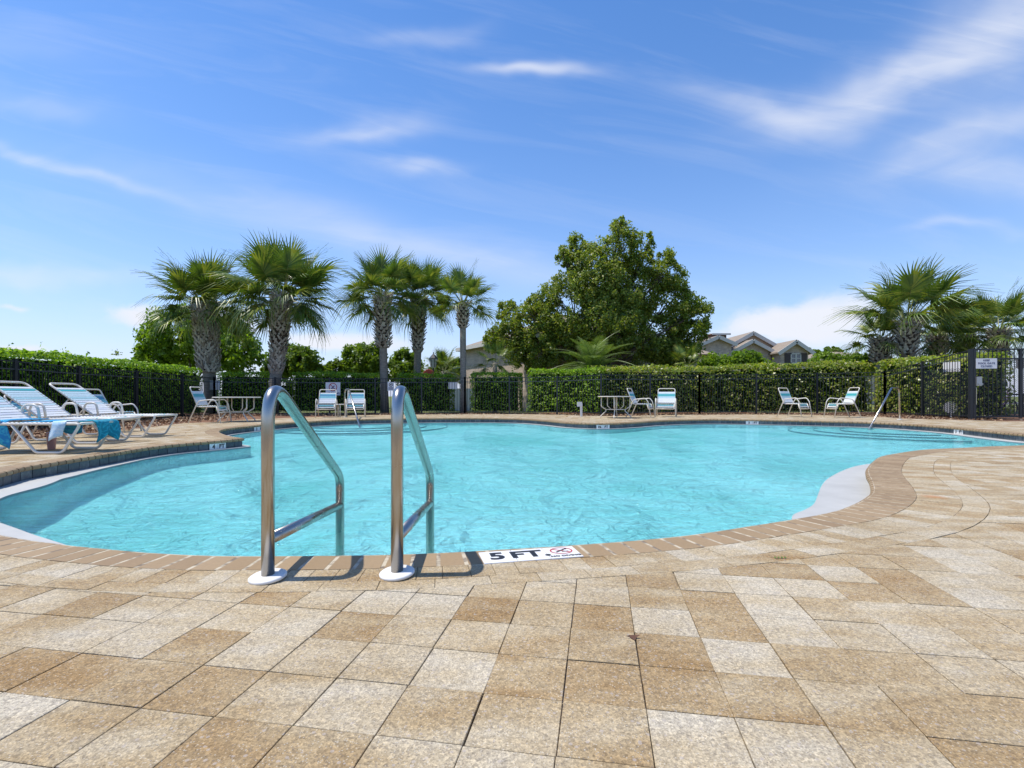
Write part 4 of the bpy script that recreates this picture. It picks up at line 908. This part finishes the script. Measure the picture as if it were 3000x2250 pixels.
# ---- trees
def tree(name, base, trunk_h, lobes, leaf, lab, cat, nleaf, size, seed=1, bark='oak_bark', tr=.25, group=None, limbs=6, CL=0, cr=1.0):
    rng = np.random.default_rng(seed); t = thing(name, lab, cat, (*base, 0), group=group)
    mb = MB(); top = Vector((0, 0, trunk_h)); mb.tube([(0, 0, -.1), (.05, 0, trunk_h*.5), top], tr, 8, radii=[tr*1.3, tr, tr*.8])
    for k, (lx, ly, lz, rx, ry, rz) in enumerate(lobes):
        c = Vector((lx, ly, lz)); mid = top.lerp(c, .5)+Vector(rng.normal(0, .2, 3)); mb.tube([top*.9, mid, c], tr*.4, 6, radii=[tr*.42, tr*.2, tr*.06])
        for q in range(limbs):
            dr_ = Vector(rng.normal(0, 1, 3)); dr_.z = abs(dr_.z); dr_.normalize(); e = c+Vector((dr_.x*rx, dr_.y*ry, dr_.z*rz))*.85; mb.tube([mid.lerp(c, .5), c.lerp(e, .6), e], tr*.1, 4, radii=[tr*.09, tr*.05, tr*.02])
    mb.build('trunk', M[bark], t, True)
    vol = np.array([l[3]*l[4]*l[5] for l in lobes])**(2/3); vol /= vol.sum(); P = []
    for l, f in zip(lobes, vol):
        n = int(nleaf*f); nc = max(8, n//(CL or 34)); c = rng.normal(size=(nc, 3)); c /= np.linalg.norm(c, axis=1, keepdims=True); c *= (rng.uniform(.35, 1, nc)**.45)[:, None]
        bumpy = 1+.16*np.sin(c[:, 0]*5+seed)*np.sin(c[:, 1]*6+c[:, 2]*4+seed); c *= bumpy[:, None]
        cl = np.array(l[:3])+c*np.array(l[3:]); r = rng.uniform(.16, .42, nc)*(np.mean(l[3:])/1.6)**.5*cr; k = rng.integers(0, nc, n); g = rng.normal(0, 1, (n, 3)); g /= np.linalg.norm(g, axis=1, keepdims=True); g *= (rng.random(n)**.5)[:, None]; g[:, 2] *= 1.15
        P.append(cl[k]+g*(r[k][:, None]))
    P = np.vstack(P); P = P[P[:, 2] > .1]
    cen = np.array([0, 0, np.mean([l[2] for l in lobes])]); up = P-cen; up /= np.linalg.norm(up, axis=1, keepdims=True); up[:, 2] += .5
    obj('crown', leaf_mesh('crown', P, size, M[leaf], up*.6, seed=seed), t); return t
def px(u, v, y): return ((u-CX)*y/F, H-(v-HV)*y/F)
def lobes_px(L_, y, base_x, dy=1.0):
    out = []
    for i, (u, v, ru, rv) in enumerate(L_):
        x, z = px(u, v, y); k = y/F; out.append((x-base_x, (-1)**i*.4*dy, z, ru*k, ru*k*.85*dy, rv*k))
    return out
by = 25.0; bx_ = px(1770, 1000, by)[0]
BIG = [(1700,745,55,62),(1805,735,55,78),(1880,750,45,68),(1740,820,90,90),(1860,840,90,90),(1950,800,48,55),(1965,880,72,75),(2020,930,58,60),(2030,990,50,60),(1660,900,80,100),(1600,900,48,70),(1560,940,60,70),(1500,920,42,48),(1480,990,55,55),(1445,995,34,36),
 (1560,1030,80,60),(1650,1010,90,70),(1780,960,110,90),(1900,990,110,80),(1790,880,90,80),(1980,1030,70,60),(1655,760,32,30),(1915,700,16,28),(1810,672,16,26)]
tree('broadleaf_tree', (bx_, by), 2.2, lobes_px(BIG, by, bx_), 'oak_leaf', 'large spreading dark green tree in the middle, taller than all others', 'tree', 135000, .063, 21, tr=.32, CL=75, cr=1.05)
def bgtree(L_, y, lab, leaf='tree_leaf', n=9000, size=.12, seed=1, name='background_tree'):
    bx = px(np.mean([l[0] for l in L_]), 1000, y)[0]; tree(name, (bx, y), 1.5, lobes_px(L_, y, bx), leaf, lab, 'tree', n, size, seed, tr=.18, limbs=3)
bgtree([(490,1015,95,75),(555,980,105,75),(650,1000,85,75),(700,1040,80,60),(440,1050,60,50)], 29, 'broad domed bright green tree behind the left thick palm trunk', 'bright_tree_leaf', 20000, .11, 31)
bgtree([(840,1055,60,42),(895,1060,45,40),(800,1075,50,35)], 31, 'rounded bushy tree right of the tallest palm trunk', 'tree_leaf', 9000, .11, 32)
bgtree([(975,1085,30,32),(950,1095,20,25)], 31, 'small dark tree in the low gap between two larger bushy trees', 'tree_leaf', 3500, .10, 33)
bgtree([(1035,1045,42,42),(1090,1055,45,42),(1060,1080,60,35)], 31, 'bushy tree directly left of the third palm trunk', 'tree_leaf', 9000, .11, 34)
bgtree([(1180,1070,45,45),(1160,1090,40,30),(1205,1085,40,30)], 31, 'bushy tree between the third and fourth palm trunks', 'tree_leaf', 7000, .11, 35)
bgtree([(1400,1085,30,30),(1330,1085,32,25)], 33, 'low dark trees just left of the brick house', 'tree_leaf', 4000, .11, 36) if 0 else None
bgtree([(1330,1085,35,30),(1300,1090,30,25),(1350,1080,25,28)], 33, 'low dark tree just left of the large brick wall', 'tree_leaf', 5000, .11, 36)
bgtree([(2375,1040,30,30),(2400,1050,30,28),(2350,1060,30,25)], 48, 'small distant tree right of the gabled house', 'tree_leaf', 4000, .15, 37)
bgtree([(2450,1030,18,14),(2430,1045,22,20)], 50, 'tiny distant treetop above the far hip roof', 'tree_leaf', 2000, .15, 38)
bgtree([(2110,1066,50,24),(2175,1058,45,22),(2235,1076,45,16)], 23, 'pale green rounded shrub in front of the gabled house', 'bright_tree_leaf', 9000, .08, 39, 'tall_shrub')
bgtree([(2440,1060,60,24),(2510,1070,70,24),(2580,1070,60,22)], 23.5, 'low bright shrub under the right palms', 'bright_tree_leaf', 7000, .08, 40, 'tall_shrub')
bgtree([(190,1000,14,20),(180,1030,30,15)], 30, 'sparse treetop poking over the left hedge', 'tree_leaf', 500, .10, 41) if 0 else None
for k, (u, v) in enumerate([(186,1022),(345,1030)]):
    x, z = px(u, v-10, 12.4); rng = np.random.default_rng(k); q = np.c_[rng.normal(0, .05, 26), rng.normal(0, .05, 26), 1.72+np.abs(rng.normal(0, .09, 26))]
    o = obj('shoot_cluster', leaf_mesh('shoot_cluster', q, .03, M['oak_leaf'], seed=k)); o.location = (x-.4, 12.9, 0); tag(o, ['wispy dark shoots sticking up from the left hedge, nearer the photo edge', 'wispy dark shoots sticking up from the left hedge near the big green tree'][k], 'shrub')
# ---- fan palms
def frond_mesh(seed, R_=1.0, droop=.5, nseg=38):
    rnd = random.Random(seed); mb = MB(); pet = .95
    path = [Vector((pet*k/6, 0, -.12*(k/6)**2)) for k in range(7)]
    # blade
    hub = path[-1]; costa = [hub+Vector((.48*k/5, 0, -.02-.42*droop*(k/5)**2)) for k in range(6)]
    for i in range(nseg):
        f = i/(nseg-1); a = (f-.5)*2; side = 1 if a >= 0 else -1; aa = abs(a); q = 1-aa
        o = costa[0].lerp(costa[-1], 0) ; s = q**1.2*5; k = min(4, int(s)); o = costa[k].lerp(costa[k+1], s-k)
        th = side*(aa**.9)*R(128)+rnd.uniform(-.03, .03); ln = (.98-.36*aa**2)*rnd.uniform(.88, 1.08)*R_
        dr = droop*rnd.uniform(.7, 1.4); w = .038
        dirv = Vector((math.cos(th), math.sin(th), .30*aa+.10)); per = Vector((-math.sin(th), math.cos(th), 0)); vs = []
        for j in range(4):
            t = j/3; p = o+dirv*ln*t+Vector((0, 0, -1))*dr*.95*ln*t*t*t; ww = w*(1-.15*t if j < 2 else (1-t)*1.15+.03)
            vs += [p-per*ww+Vector((0, 0, .010)), p+per*ww]
        mb.add(vs, [(2*j, 2*j+1, 2*j+3, 2*j+2) for j in range(3)])
    me = mb.mesh('frond', [M['palm_blade'], M['petiole']])
    n0 = len(me.polygons)
    mb2 = MB(); mb2.v = mb.v[:]; mb2.f = mb.f[:]; mb2.a = mb.a[:]; mb2.tube(path+costa[1:4], .02, 5, radii=[.032, .026, .022, .02, .018, .016, .015, .012, .009, .006])
    me = mb2.mesh('frond', [M['palm_blade'], M['petiole']])
    for p in me.polygons[n0:]: p.material_index = 1
    return me
FR = [frond_mesh(k, droop=d) for k, d in enumerate((.25, .45, .7, .95, .55))]
def boots_mesh(r0, r1, h, seed, ang=.5, size=1.0):
    rnd = random.Random(seed); mb = MB(); k = 0; z = 0.0; rows = int(h/.115)
    for i in range(rows):
        z = h*i/rows; f = i/rows; r = r0+(r1-r0)*f; n = max(7, int(2*math.pi*r/.19)); off = (i % 2)*.5+rnd.uniform(-.1, .1)
        for q in range(n):
            a = 2*math.pi*(q+off)/n; out = Vector((math.cos(a), math.sin(a), 0)); tn = Vector((-math.sin(a), math.cos(a), 0))
            for sd in (-1, 1):
                ln = rnd.uniform(.18, .32)*size; p = out*(r*.92)+Vector((0, 0, z))+tn*(sd*.05*size); lean = rnd.uniform(.3, .8)*ang*2
                e = p+(Vector((0, 0, 1))*.9-tn*sd*rnd.uniform(.25, .75)+out*lean).normalized()*ln
                w0, w1 = .040*size, .022*size; pr = (tn*.9+Vector((0, 0, .3*sd))).normalized(); dpt = out*.02
                vs = [p-pr*w0-dpt, p+pr*w0-dpt, p+pr*w0+dpt, p-pr*w0+dpt, e-pr*w1-dpt*.5, e+pr*w1-dpt*.5, e+pr*w1+dpt*.5, e-pr*w1+dpt*.5]
                mb.add(vs, [(0,1,5,4),(1,2,6,5),(2,3,7,6),(3,0,4,7),(4,5,6,7)])
    return mb
def palm(u, vb, vtop, y, rcrown, lab, boot=None, lean=0, nf=30, seed=1, trunk_r=.17, base_z=0, el_lo=108):
    rnd = random.Random(seed); x = (u-CX)*y/F; t = thing('fan_palm', lab, 'palm', (x, y, base_z)); zc = H-(vtop-HV)*y/F-base_z
    lx = lean*y/F
    P = [(-lx*(1-k/5)**1.3, 0, zc*k/5) for k in range(6)]
    MB().tube([(p[0], p[1], p[2]-.05) for p in P], trunk_r, 14, radii=[trunk_r*1.15]+[trunk_r]*5).build('trunk', M['bark'], t, True)
    if boot:
        v0, r0, r1, ang, size = boot; zb = H-(v0-HV)*y/F-base_z; hb = zc-zb
        f = zb/zc; ox = -lx*(1-f)**1.3
        core = MB().tube([(ox, 0, zb), (ox*.4, 0, zb+hb*.5), (0, 0, zc)], r0*.8, 12, radii=[r0*.80, r1*.92, r1*.8]); core.build('fibre', M['boot_core'], t, True)
        b = boots_mesh(r0, r1, hb*1.02, seed, ang, size); b.v = [(vx+ox*(1-max(0, vz)/hb)**1.2 if vz < hb else vx, vy, vz+zb) for vx, vy, vz in b.v]; o = b.build('leaf_boots', M['boot'], t); o['kind'] = 'stuff'
    sc = rcrown/2.3
    for k in range(nf):
        f = (k+.5)/nf; el = R(86)-R(el_lo)*f**.85+rnd.uniform(-.1, .1); az = k*2.39996+rnd.uniform(-.25, .25)
        me = FR[min(4, int(f*4))] if rnd.random() < .8 else FR[4]
        s = sc*rnd.uniform(.86, 1.08)*(1.0 if f < .85 else .9)
        d = Vector((math.cos(az)*math.cos(el), math.sin(az)*math.cos(el), math.sin(el)))
        q = d.to_track_quat('X', 'Z'); base = Vector((math.cos(az)*.12, math.sin(az)*.12, zc+.1-.30*f))
        o = obj('frond', me, t, base); o.rotation_mode = 'QUATERNION'; o.rotation_quaternion = q @ Matrix.Rotation(rnd.uniform(-.5, .5), 4, 'X').to_quaternion(); o.scale = (s, s, s)
    return t
palm(600, 1200, 895, 21.6, 2.45, 'thick booted fan palm at the far left end of the palm row', boot=(1090, .36, .46, .35, 1.25), lean=-24, seed=1, nf=38, trunk_r=.25)
palm(826, 1210, 868, 20.45, 2.5, 'tallest fan palm of the left row, its lattice trunk ending above a bare base', boot=(1095, .22, .36, .38, 1.15), lean=30, seed=2, nf=44, trunk_r=.22)
palm(1120, 1210, 868, 21.2, 2.0, 'fan palm with bushy boots above a smooth pale lower trunk, third in the row', boot=(1018, .24, .29, .7, 1.0), lean=-8, seed=3, nf=36, trunk_r=.16)
palm(1227, 1210, 872, 23.0, 1.95, 'fan palm leaning slightly right behind the hedge, fourth in the row', boot=(1032, .17, .33, .6, 1.0), lean=8, seed=4, nf=30, trunk_r=.16)
palm(1356, 1210, 886, 21.0, 1.6, 'slimmest and shortest fan palm of the left row, beside the brick house', boot=(960, .15, .24, .6, .8), lean=-2, seed=5, nf=22, trunk_r=.125)
palm(2658, 1210, 942, 20.9, 2.6, 'large fan palm with a ball of boots, tallest of the right group', boot=(1045, .24, .40, .8, 1.15), lean=0, seed=6, nf=22, el_lo=66, trunk_r=.2)
palm(2580, 1210, 990, 21.8, 1.5, 'short fan palm half hidden left of the large right palm', boot=(1062, .25, .36, .8, 1.1), seed=7, nf=20, trunk_r=.2)
palm(2745, 1210, 985, 22.5, 1.9, 'yellowish fan palm directly right of the large right palm', boot=(1060, .22, .3, .8, 1.1), seed=8, nf=26, trunk_r=.2)
palm(2925, 1210, 965, 21.5, 1.9, 'fan palm at the right edge above the gate', boot=(1060, .22, .3, .8, 1.1), seed=9, nf=26, trunk_r=.2)
palm(2830, 1210, 980, 24.0, 2.1, 'fan palm farther back between the two rightmost palms', boot=(1060, .22, .3, .8, 1.1), seed=10, nf=26, trunk_r=.2)
palm(1300, 1160, 1085, 27.0, 1.3, 'small pale fan palm crown beside the lamp post', seed=11, nf=18, trunk_r=.12)
palm(1450, 1160, 1060, 22.8, 1.1, 'small drooping fan palm in front of the brick wall', seed=12, nf=14, trunk_r=.1)
palm(2015, 1160, 1065, 23.0, 1.0, 'small drooping fan palm at the lower right of the big tree', seed=13, nf=12, trunk_r=.1)
# ---- feather palm in front of the big tree
def pinnate(seed, ln=1.7, droop=.9):
    mb = MB(); rnd = random.Random(seed); n = 34; pts = [Vector((ln*t, 0, .55*ln*t-droop*ln*t*t)) for t in np.linspace(0, 1, 12)]
    mb.tube(pts, .012, 4, radii=list(np.linspace(.022, .004, 12)))
    for i in range(n):
        t = .12+.87*i/n; k = t*11; a = int(k); p = pts[a].lerp(pts[min(11, a+1)], k-a); d = (pts[min(11, a+1)]-pts[a]).normalized() if a < 11 else (pts[11]-pts[10]).normalized()
        l = .42*math.sin(math.pi*min(1, t*.9+.12))**.6*rnd.uniform(.85, 1.1)
        for s in (-1, 1):
            dv = (Vector((0, s, .1))+d*.75).normalized(); e = p+dv*l+Vector((0, 0, -.12*l)); w = d*.013; mb.add([p-w, p+w, p.lerp(e, .6)+w*.9, e, p.lerp(e, .6)-w*.9], [(0,1,2,3,4)])
    return mb.mesh('frond', M['date_blade'])
PF = [pinnate(1), pinnate(2, 1.5, .7), pinnate(3, 1.6, 1.1)]
x = (1735-CX)*22.0/F; t = thing('feather_palm', 'young feather leaved palm in front of the big tree', 'palm', (x, 22.0, 0)); MB().tube([(0, 0, -.05), (0, 0, 1.6)], .16, 10).build('trunk', M['boot_core'], t)
for k in range(32):
    az = k*2.4; el = R(80)-R(78)*(k/32)
    d = Vector((math.cos(az)*math.cos(el), math.sin(az)*math.cos(el), math.sin(el))); o = obj('frond', PF[k % 3], t, (0, 0, 1.6)); o.rotation_mode = 'QUATERNION'; o.rotation_quaternion = Vector((d.x, d.y, d.z-.2)).normalized().to_track_quat('X', 'Z'); o.scale = (1.25,)*3
# ------------------------------------------------------------------ mulch chips along the fence
rng = np.random.default_rng(5); C_ = []
line = [(-9.0,7.5),(-9.4,10.2),(-9.9,12.4),(-10.2,14.6),(-10.4,17),(-10.8,19.3),(-9.2,19.6),(-7.2,19.9),(-5.4,20.0),(-3.6,19.9),(-1.8,19.7),(-.1,19.4),(1.7,18.8),(3.2,18.1),(5.1,18.5),(7.1,19.0),(9.4,19.3),(11.8,19.3),(13.4,18.2),(13.5,15.6)]
for (x0, y0), (x1, y1) in zip(line, line[1:]):
    ln = math.hypot(x1-x0, y1-y0); n = int(ln*700); s = rng.random(n); C_.append(np.c_[x0+(x1-x0)*s+rng.normal(0, .65, n), y0+(y1-y0)*s+rng.normal(0, .55, n), rng.uniform(-.02, .02, n)])
C_ = np.vstack(C_); keep = ~inside(C_[:, :2], DECKP) | (rng.random(len(C_)) < .012); C_ = C_[keep]; C_[:, 2] += np.where(inside(C_[:, :2], DECKP), .02, 0)
o = obj('bark_chips', leaf_mesh('bark_chips', C_, .038, M['chip'], np.tile((0, 0, .9), (len(C_), 1)), ar=.45, seed=3)); tag(o, kind='stuff'); o['label'] = 'orange brown bark mulch and dry leaves along the fence'
# ------------------------------------------------------------------ houses
def house_part(mb, name, m, t): return mb.build(name, m, t)
def gable(t, x0, x1, y, yb, z0, ze, zp, over=.25):
    """a wall facing the pool with a gable, and its roof running back"""
    xm = (x0+x1)/2; mb = MB(); mb.add([(x0, y, z0), (x1, y, z0), (x1, y, ze), (xm, y, zp), (x0, y, ze), (x0, yb, z0), (x1, yb, z0), (x1, yb, ze), (xm, yb, zp), (x0, yb, ze)], [(0,1,2,3,4), (0,4,9,5), (1,6,7,2)]); mb.build('wall', M['brick'], t)
    sl = (zp-ze)/(xm-x0)
    for s, xe in ((-1, x0), (1, x1)):
        xo = xe+s*over; zo = ze-over*sl; mb = MB(); th = .12
        mb.add([(xm, y-over, zp+.02), (xo, y-over, zo+.02), (xo, yb, zo+.02), (xm, yb, zp+.02), (xm, y-over, zp+th), (xo, y-over, zo+th), (xo, yb, zo+th), (xm, yb, zp+th)], [(0,1,2,3),(4,7,6,5),(1,5,6,2),(2,6,7,3),(0,3,7,4)]); mb.build('roof', M['roof'], t)
        MB().beam((xm, y-over-.02, zp-.02), (xo, y-over-.02, zo-.02), .06, .26, (0, 0, 1)).build('fascia', M['fascia'], t)
def window(t, x0, x1, z0, z1, y, shutters=True):
    f = MB(); f.box(x0, x1, y-.06, y-.01, z0, z0+.08); f.box(x0, x1, y-.06, y-.01, z1-.08, z1); f.box(x0, x0+.07, y-.06, y-.01, z0, z1); f.box(x1-.07, x1, y-.06, y-.01, z0, z1); f.box((x0+x1)/2-.05, (x0+x1)/2+.05, y-.065, y-.01, z0, z1); f.box(x0, x1, y-.062, y-.01, (z0+z1)/2-.03, (z0+z1)/2+.03)
    w = f.build('window', M['fascia'], t); MB().box(x0+.02, x1-.02, y-.03, y-.012, z0+.02, z1-.02).build('pane', M['glass'], w)
    if shutters:
        for a in (x0-.42, x1+.02): MB().box(a, a+.4, y-.05, y-.005, z0, z1).build('shutter', M['shutter'], t)
# left house: long brick wall seen obliquely
A = Vector((-2.95, 32.0)); B = Vector((1.2, 24.9)); d = (B-A).normalized(); n = Vector((-d.y, d.x)); n = -n if n.x < 0 else n      # n points into the house
t = thing('brick_house', 'tan brick house with a long windowless wall left of the big tree', 'house'); 
C2 = B+n*9; D2 = A+n*9; ze = 3.65
MB().add([(A.x, A.y, -.1), (B.x, B.y, -.1), (B.x, B.y, ze), (A.x, A.y, ze), (C2.x, C2.y, -.1), (C2.x, C2.y, ze), (D2.x, D2.y, -.1), (D2.x, D2.y, ze)], [(0,1,2,3), (1,4,5,2), (4,6,7,5), (6,0,3,7)]).build('wall', M['brick'], t)
ov = .42; A1, B1, C1, D1 = A-d*ov-n*ov, B+d*ov-n*ov, C2+d*ov+n*ov, D2-d*ov+n*ov; R1, R2 = A+d*4.5+n*4.5, B-d*4.5+n*4.5 if (B-A).length > 9 else (A+B)/2+n*4.5
if (B-A).length <= 9.2: R1 = R2 = (A+B)/2+n*4.5
zr = ze+1.9; mb = MB(); mb.add([(A1.x, A1.y, ze), (B1.x, B1.y, ze), (C1.x, C1.y, ze), (D1.x, D1.y, ze), ((R1.x+R2.x)/2-.3*d.x, (R1.y+R2.y)/2-.3*d.y, zr), ((R1.x+R2.x)/2+.3*d.x, (R1.y+R2.y)/2+.3*d.y, zr)], [(0,1,5,4), (1,2,5), (2,3,4,5), (3,0,4), (3,2,1,0)]); mb.build('roof', M['roof'], t)
for p, q in ((A1, B1), (B1, C1), (D1, A1)): MB().beam((p.x, p.y, ze-.06), (q.x, q.y, ze-.06), .05, .2).build('fascia', M['fascia'], t)
# right house with gables
y = 38.0; k = y/F
def X(u): return (u-CX)*k
def Z(v): return H-(v-HV)*k
t = thing('gabled_house', 'tan brick house with several gables and a shuttered window right of the big tree', 'house')
gable(t, X(2135), X(2262)+1.6, y+1.5, y+8, 0, Z(1022), Z(969), .3)
gable(t, X(2150), X(2262), y+.2, y+7, 0, Z(1028), Z(998), .3)
gable(t, X(2266), X(2345), y-1.0, y+6, 0, Z(1032), Z(1005), .3)
window(t, X(2294), X(2324), Z(1068), Z(1038), y-1.0)
gable(t, X(2055), X(2138), y-.3, y+4, 0, Z(1007), Z(989), .3)
mb = MB(); mb.add([(X(2030), y+4, Z(1020)), (X(2250), y+4, Z(1020)), (X(2225), y+9, Z(972)), (X(2060), y+9, Z(972))], [(0,1,2,3)]); mb.build('roof', M['roof'], t)
MB().box(X(2100), X(2143), y+.9, y+4.2, Z(1015), Z(975)).build('dormer_wall', M['redbrick'], t); window(t, X(2115), X(2138), Z(1008), Z(980), y+.9, False)
mb = MB(); mb.add([(X(2094), y+.5, Z(975)), (X(2149), y+.5, Z(975)), (X(2149), y+4.5, Z(975)), (X(2094), y+4.5, Z(975)), (X(2115), y+2.2, Z(966)), (X(2128), y+2.8, Z(966))], [(0,1,5,4), (1,2,5), (2,3,4,5), (3,0,4), (3,2,1,0)]); mb.build('dormer_roof', M['roof'], t)
MB().box(X(2094), X(2149), y+.46, y+.5, Z(979), Z(974)).build('fascia', M['fascia'], t)
# house behind the tree with its grey wall low on the right
t = thing('brick_house', 'brick house wall half hidden low behind the right side of the big tree', 'house'); y2 = 31
MB().box((1880-CX)*y2/F, (2080-CX)*y2/F, y2, y2+6, 0, 3.2).build('wall', M['brick'], t); window(t, (1925-CX)*y2/F, (1950-CX)*y2/F, 1.4, 2.9, y2)
mb = MB(); x0, x1 = (1870-CX)*y2/F, (2090-CX)*y2/F; mb.add([(x0, y2-.4, 3.2), (x1, y2-.4, 3.2), (x1, y2+6.4, 3.2), (x0, y2+6.4, 3.2), (x0+2.5, y2+3, 4.6), (x1-2.5, y2+3, 4.6)], [(0,1,5,4), (1,2,5), (2,3,4,5), (3,0,4), (3,2,1,0)]); mb.build('roof', M['roof'], t)
# far hip roof on the right
y3 = 44.0; t = thing('distant_house', 'distant low house with a wide pale hip roof behind the right lamp post', 'house'); q = lambda u: (u-CX)*y3/F; zz = lambda v: H-(v-HV)*y3/F
MB().box(q(2350), q(2620), y3, y3+9, 0, zz(1060)).build('wall', M['brick'], t)
mb = MB(); mb.add([(q(2335), y3-.5, zz(1058)), (q(2640), y3-.5, zz(1058)), (q(2640), y3+9, zz(1058)), (q(2335), y3+9, zz(1058)), (q(2485), y3+4.5, zz(1018)), (q(2560), y3+4.5, zz(1018))], [(0,1,5,4), (1,2,5), (2,3,4,5), (3,0,4), (3,2,1,0)]); mb.build('roof', M['roof'], t)
MB().box(q(2335), q(2640), y3-.54, y3-.5, zz(1064), zz(1057)).build('fascia', M['fascia'], t)
# park table behind the gate
t = thing('picnic_table', 'dark park table behind the gate mesh at the right edge', 'table', (17.6, 18.2, 0)); mb = MB(); mb.box(-1.2, 1.2, -.4, .4, .72, .78); mb.build('top', M['fence'], t)
for s in (-.9, .9): MB().box(s-.05, s+.05, -.35, .35, 0, .72).build('leg', M['esc'], t)
for s in (-.75, .75): MB().box(-1.2, 1.2, s-.14, s+.14, .42, .47).build('bench', M['esc'], t)
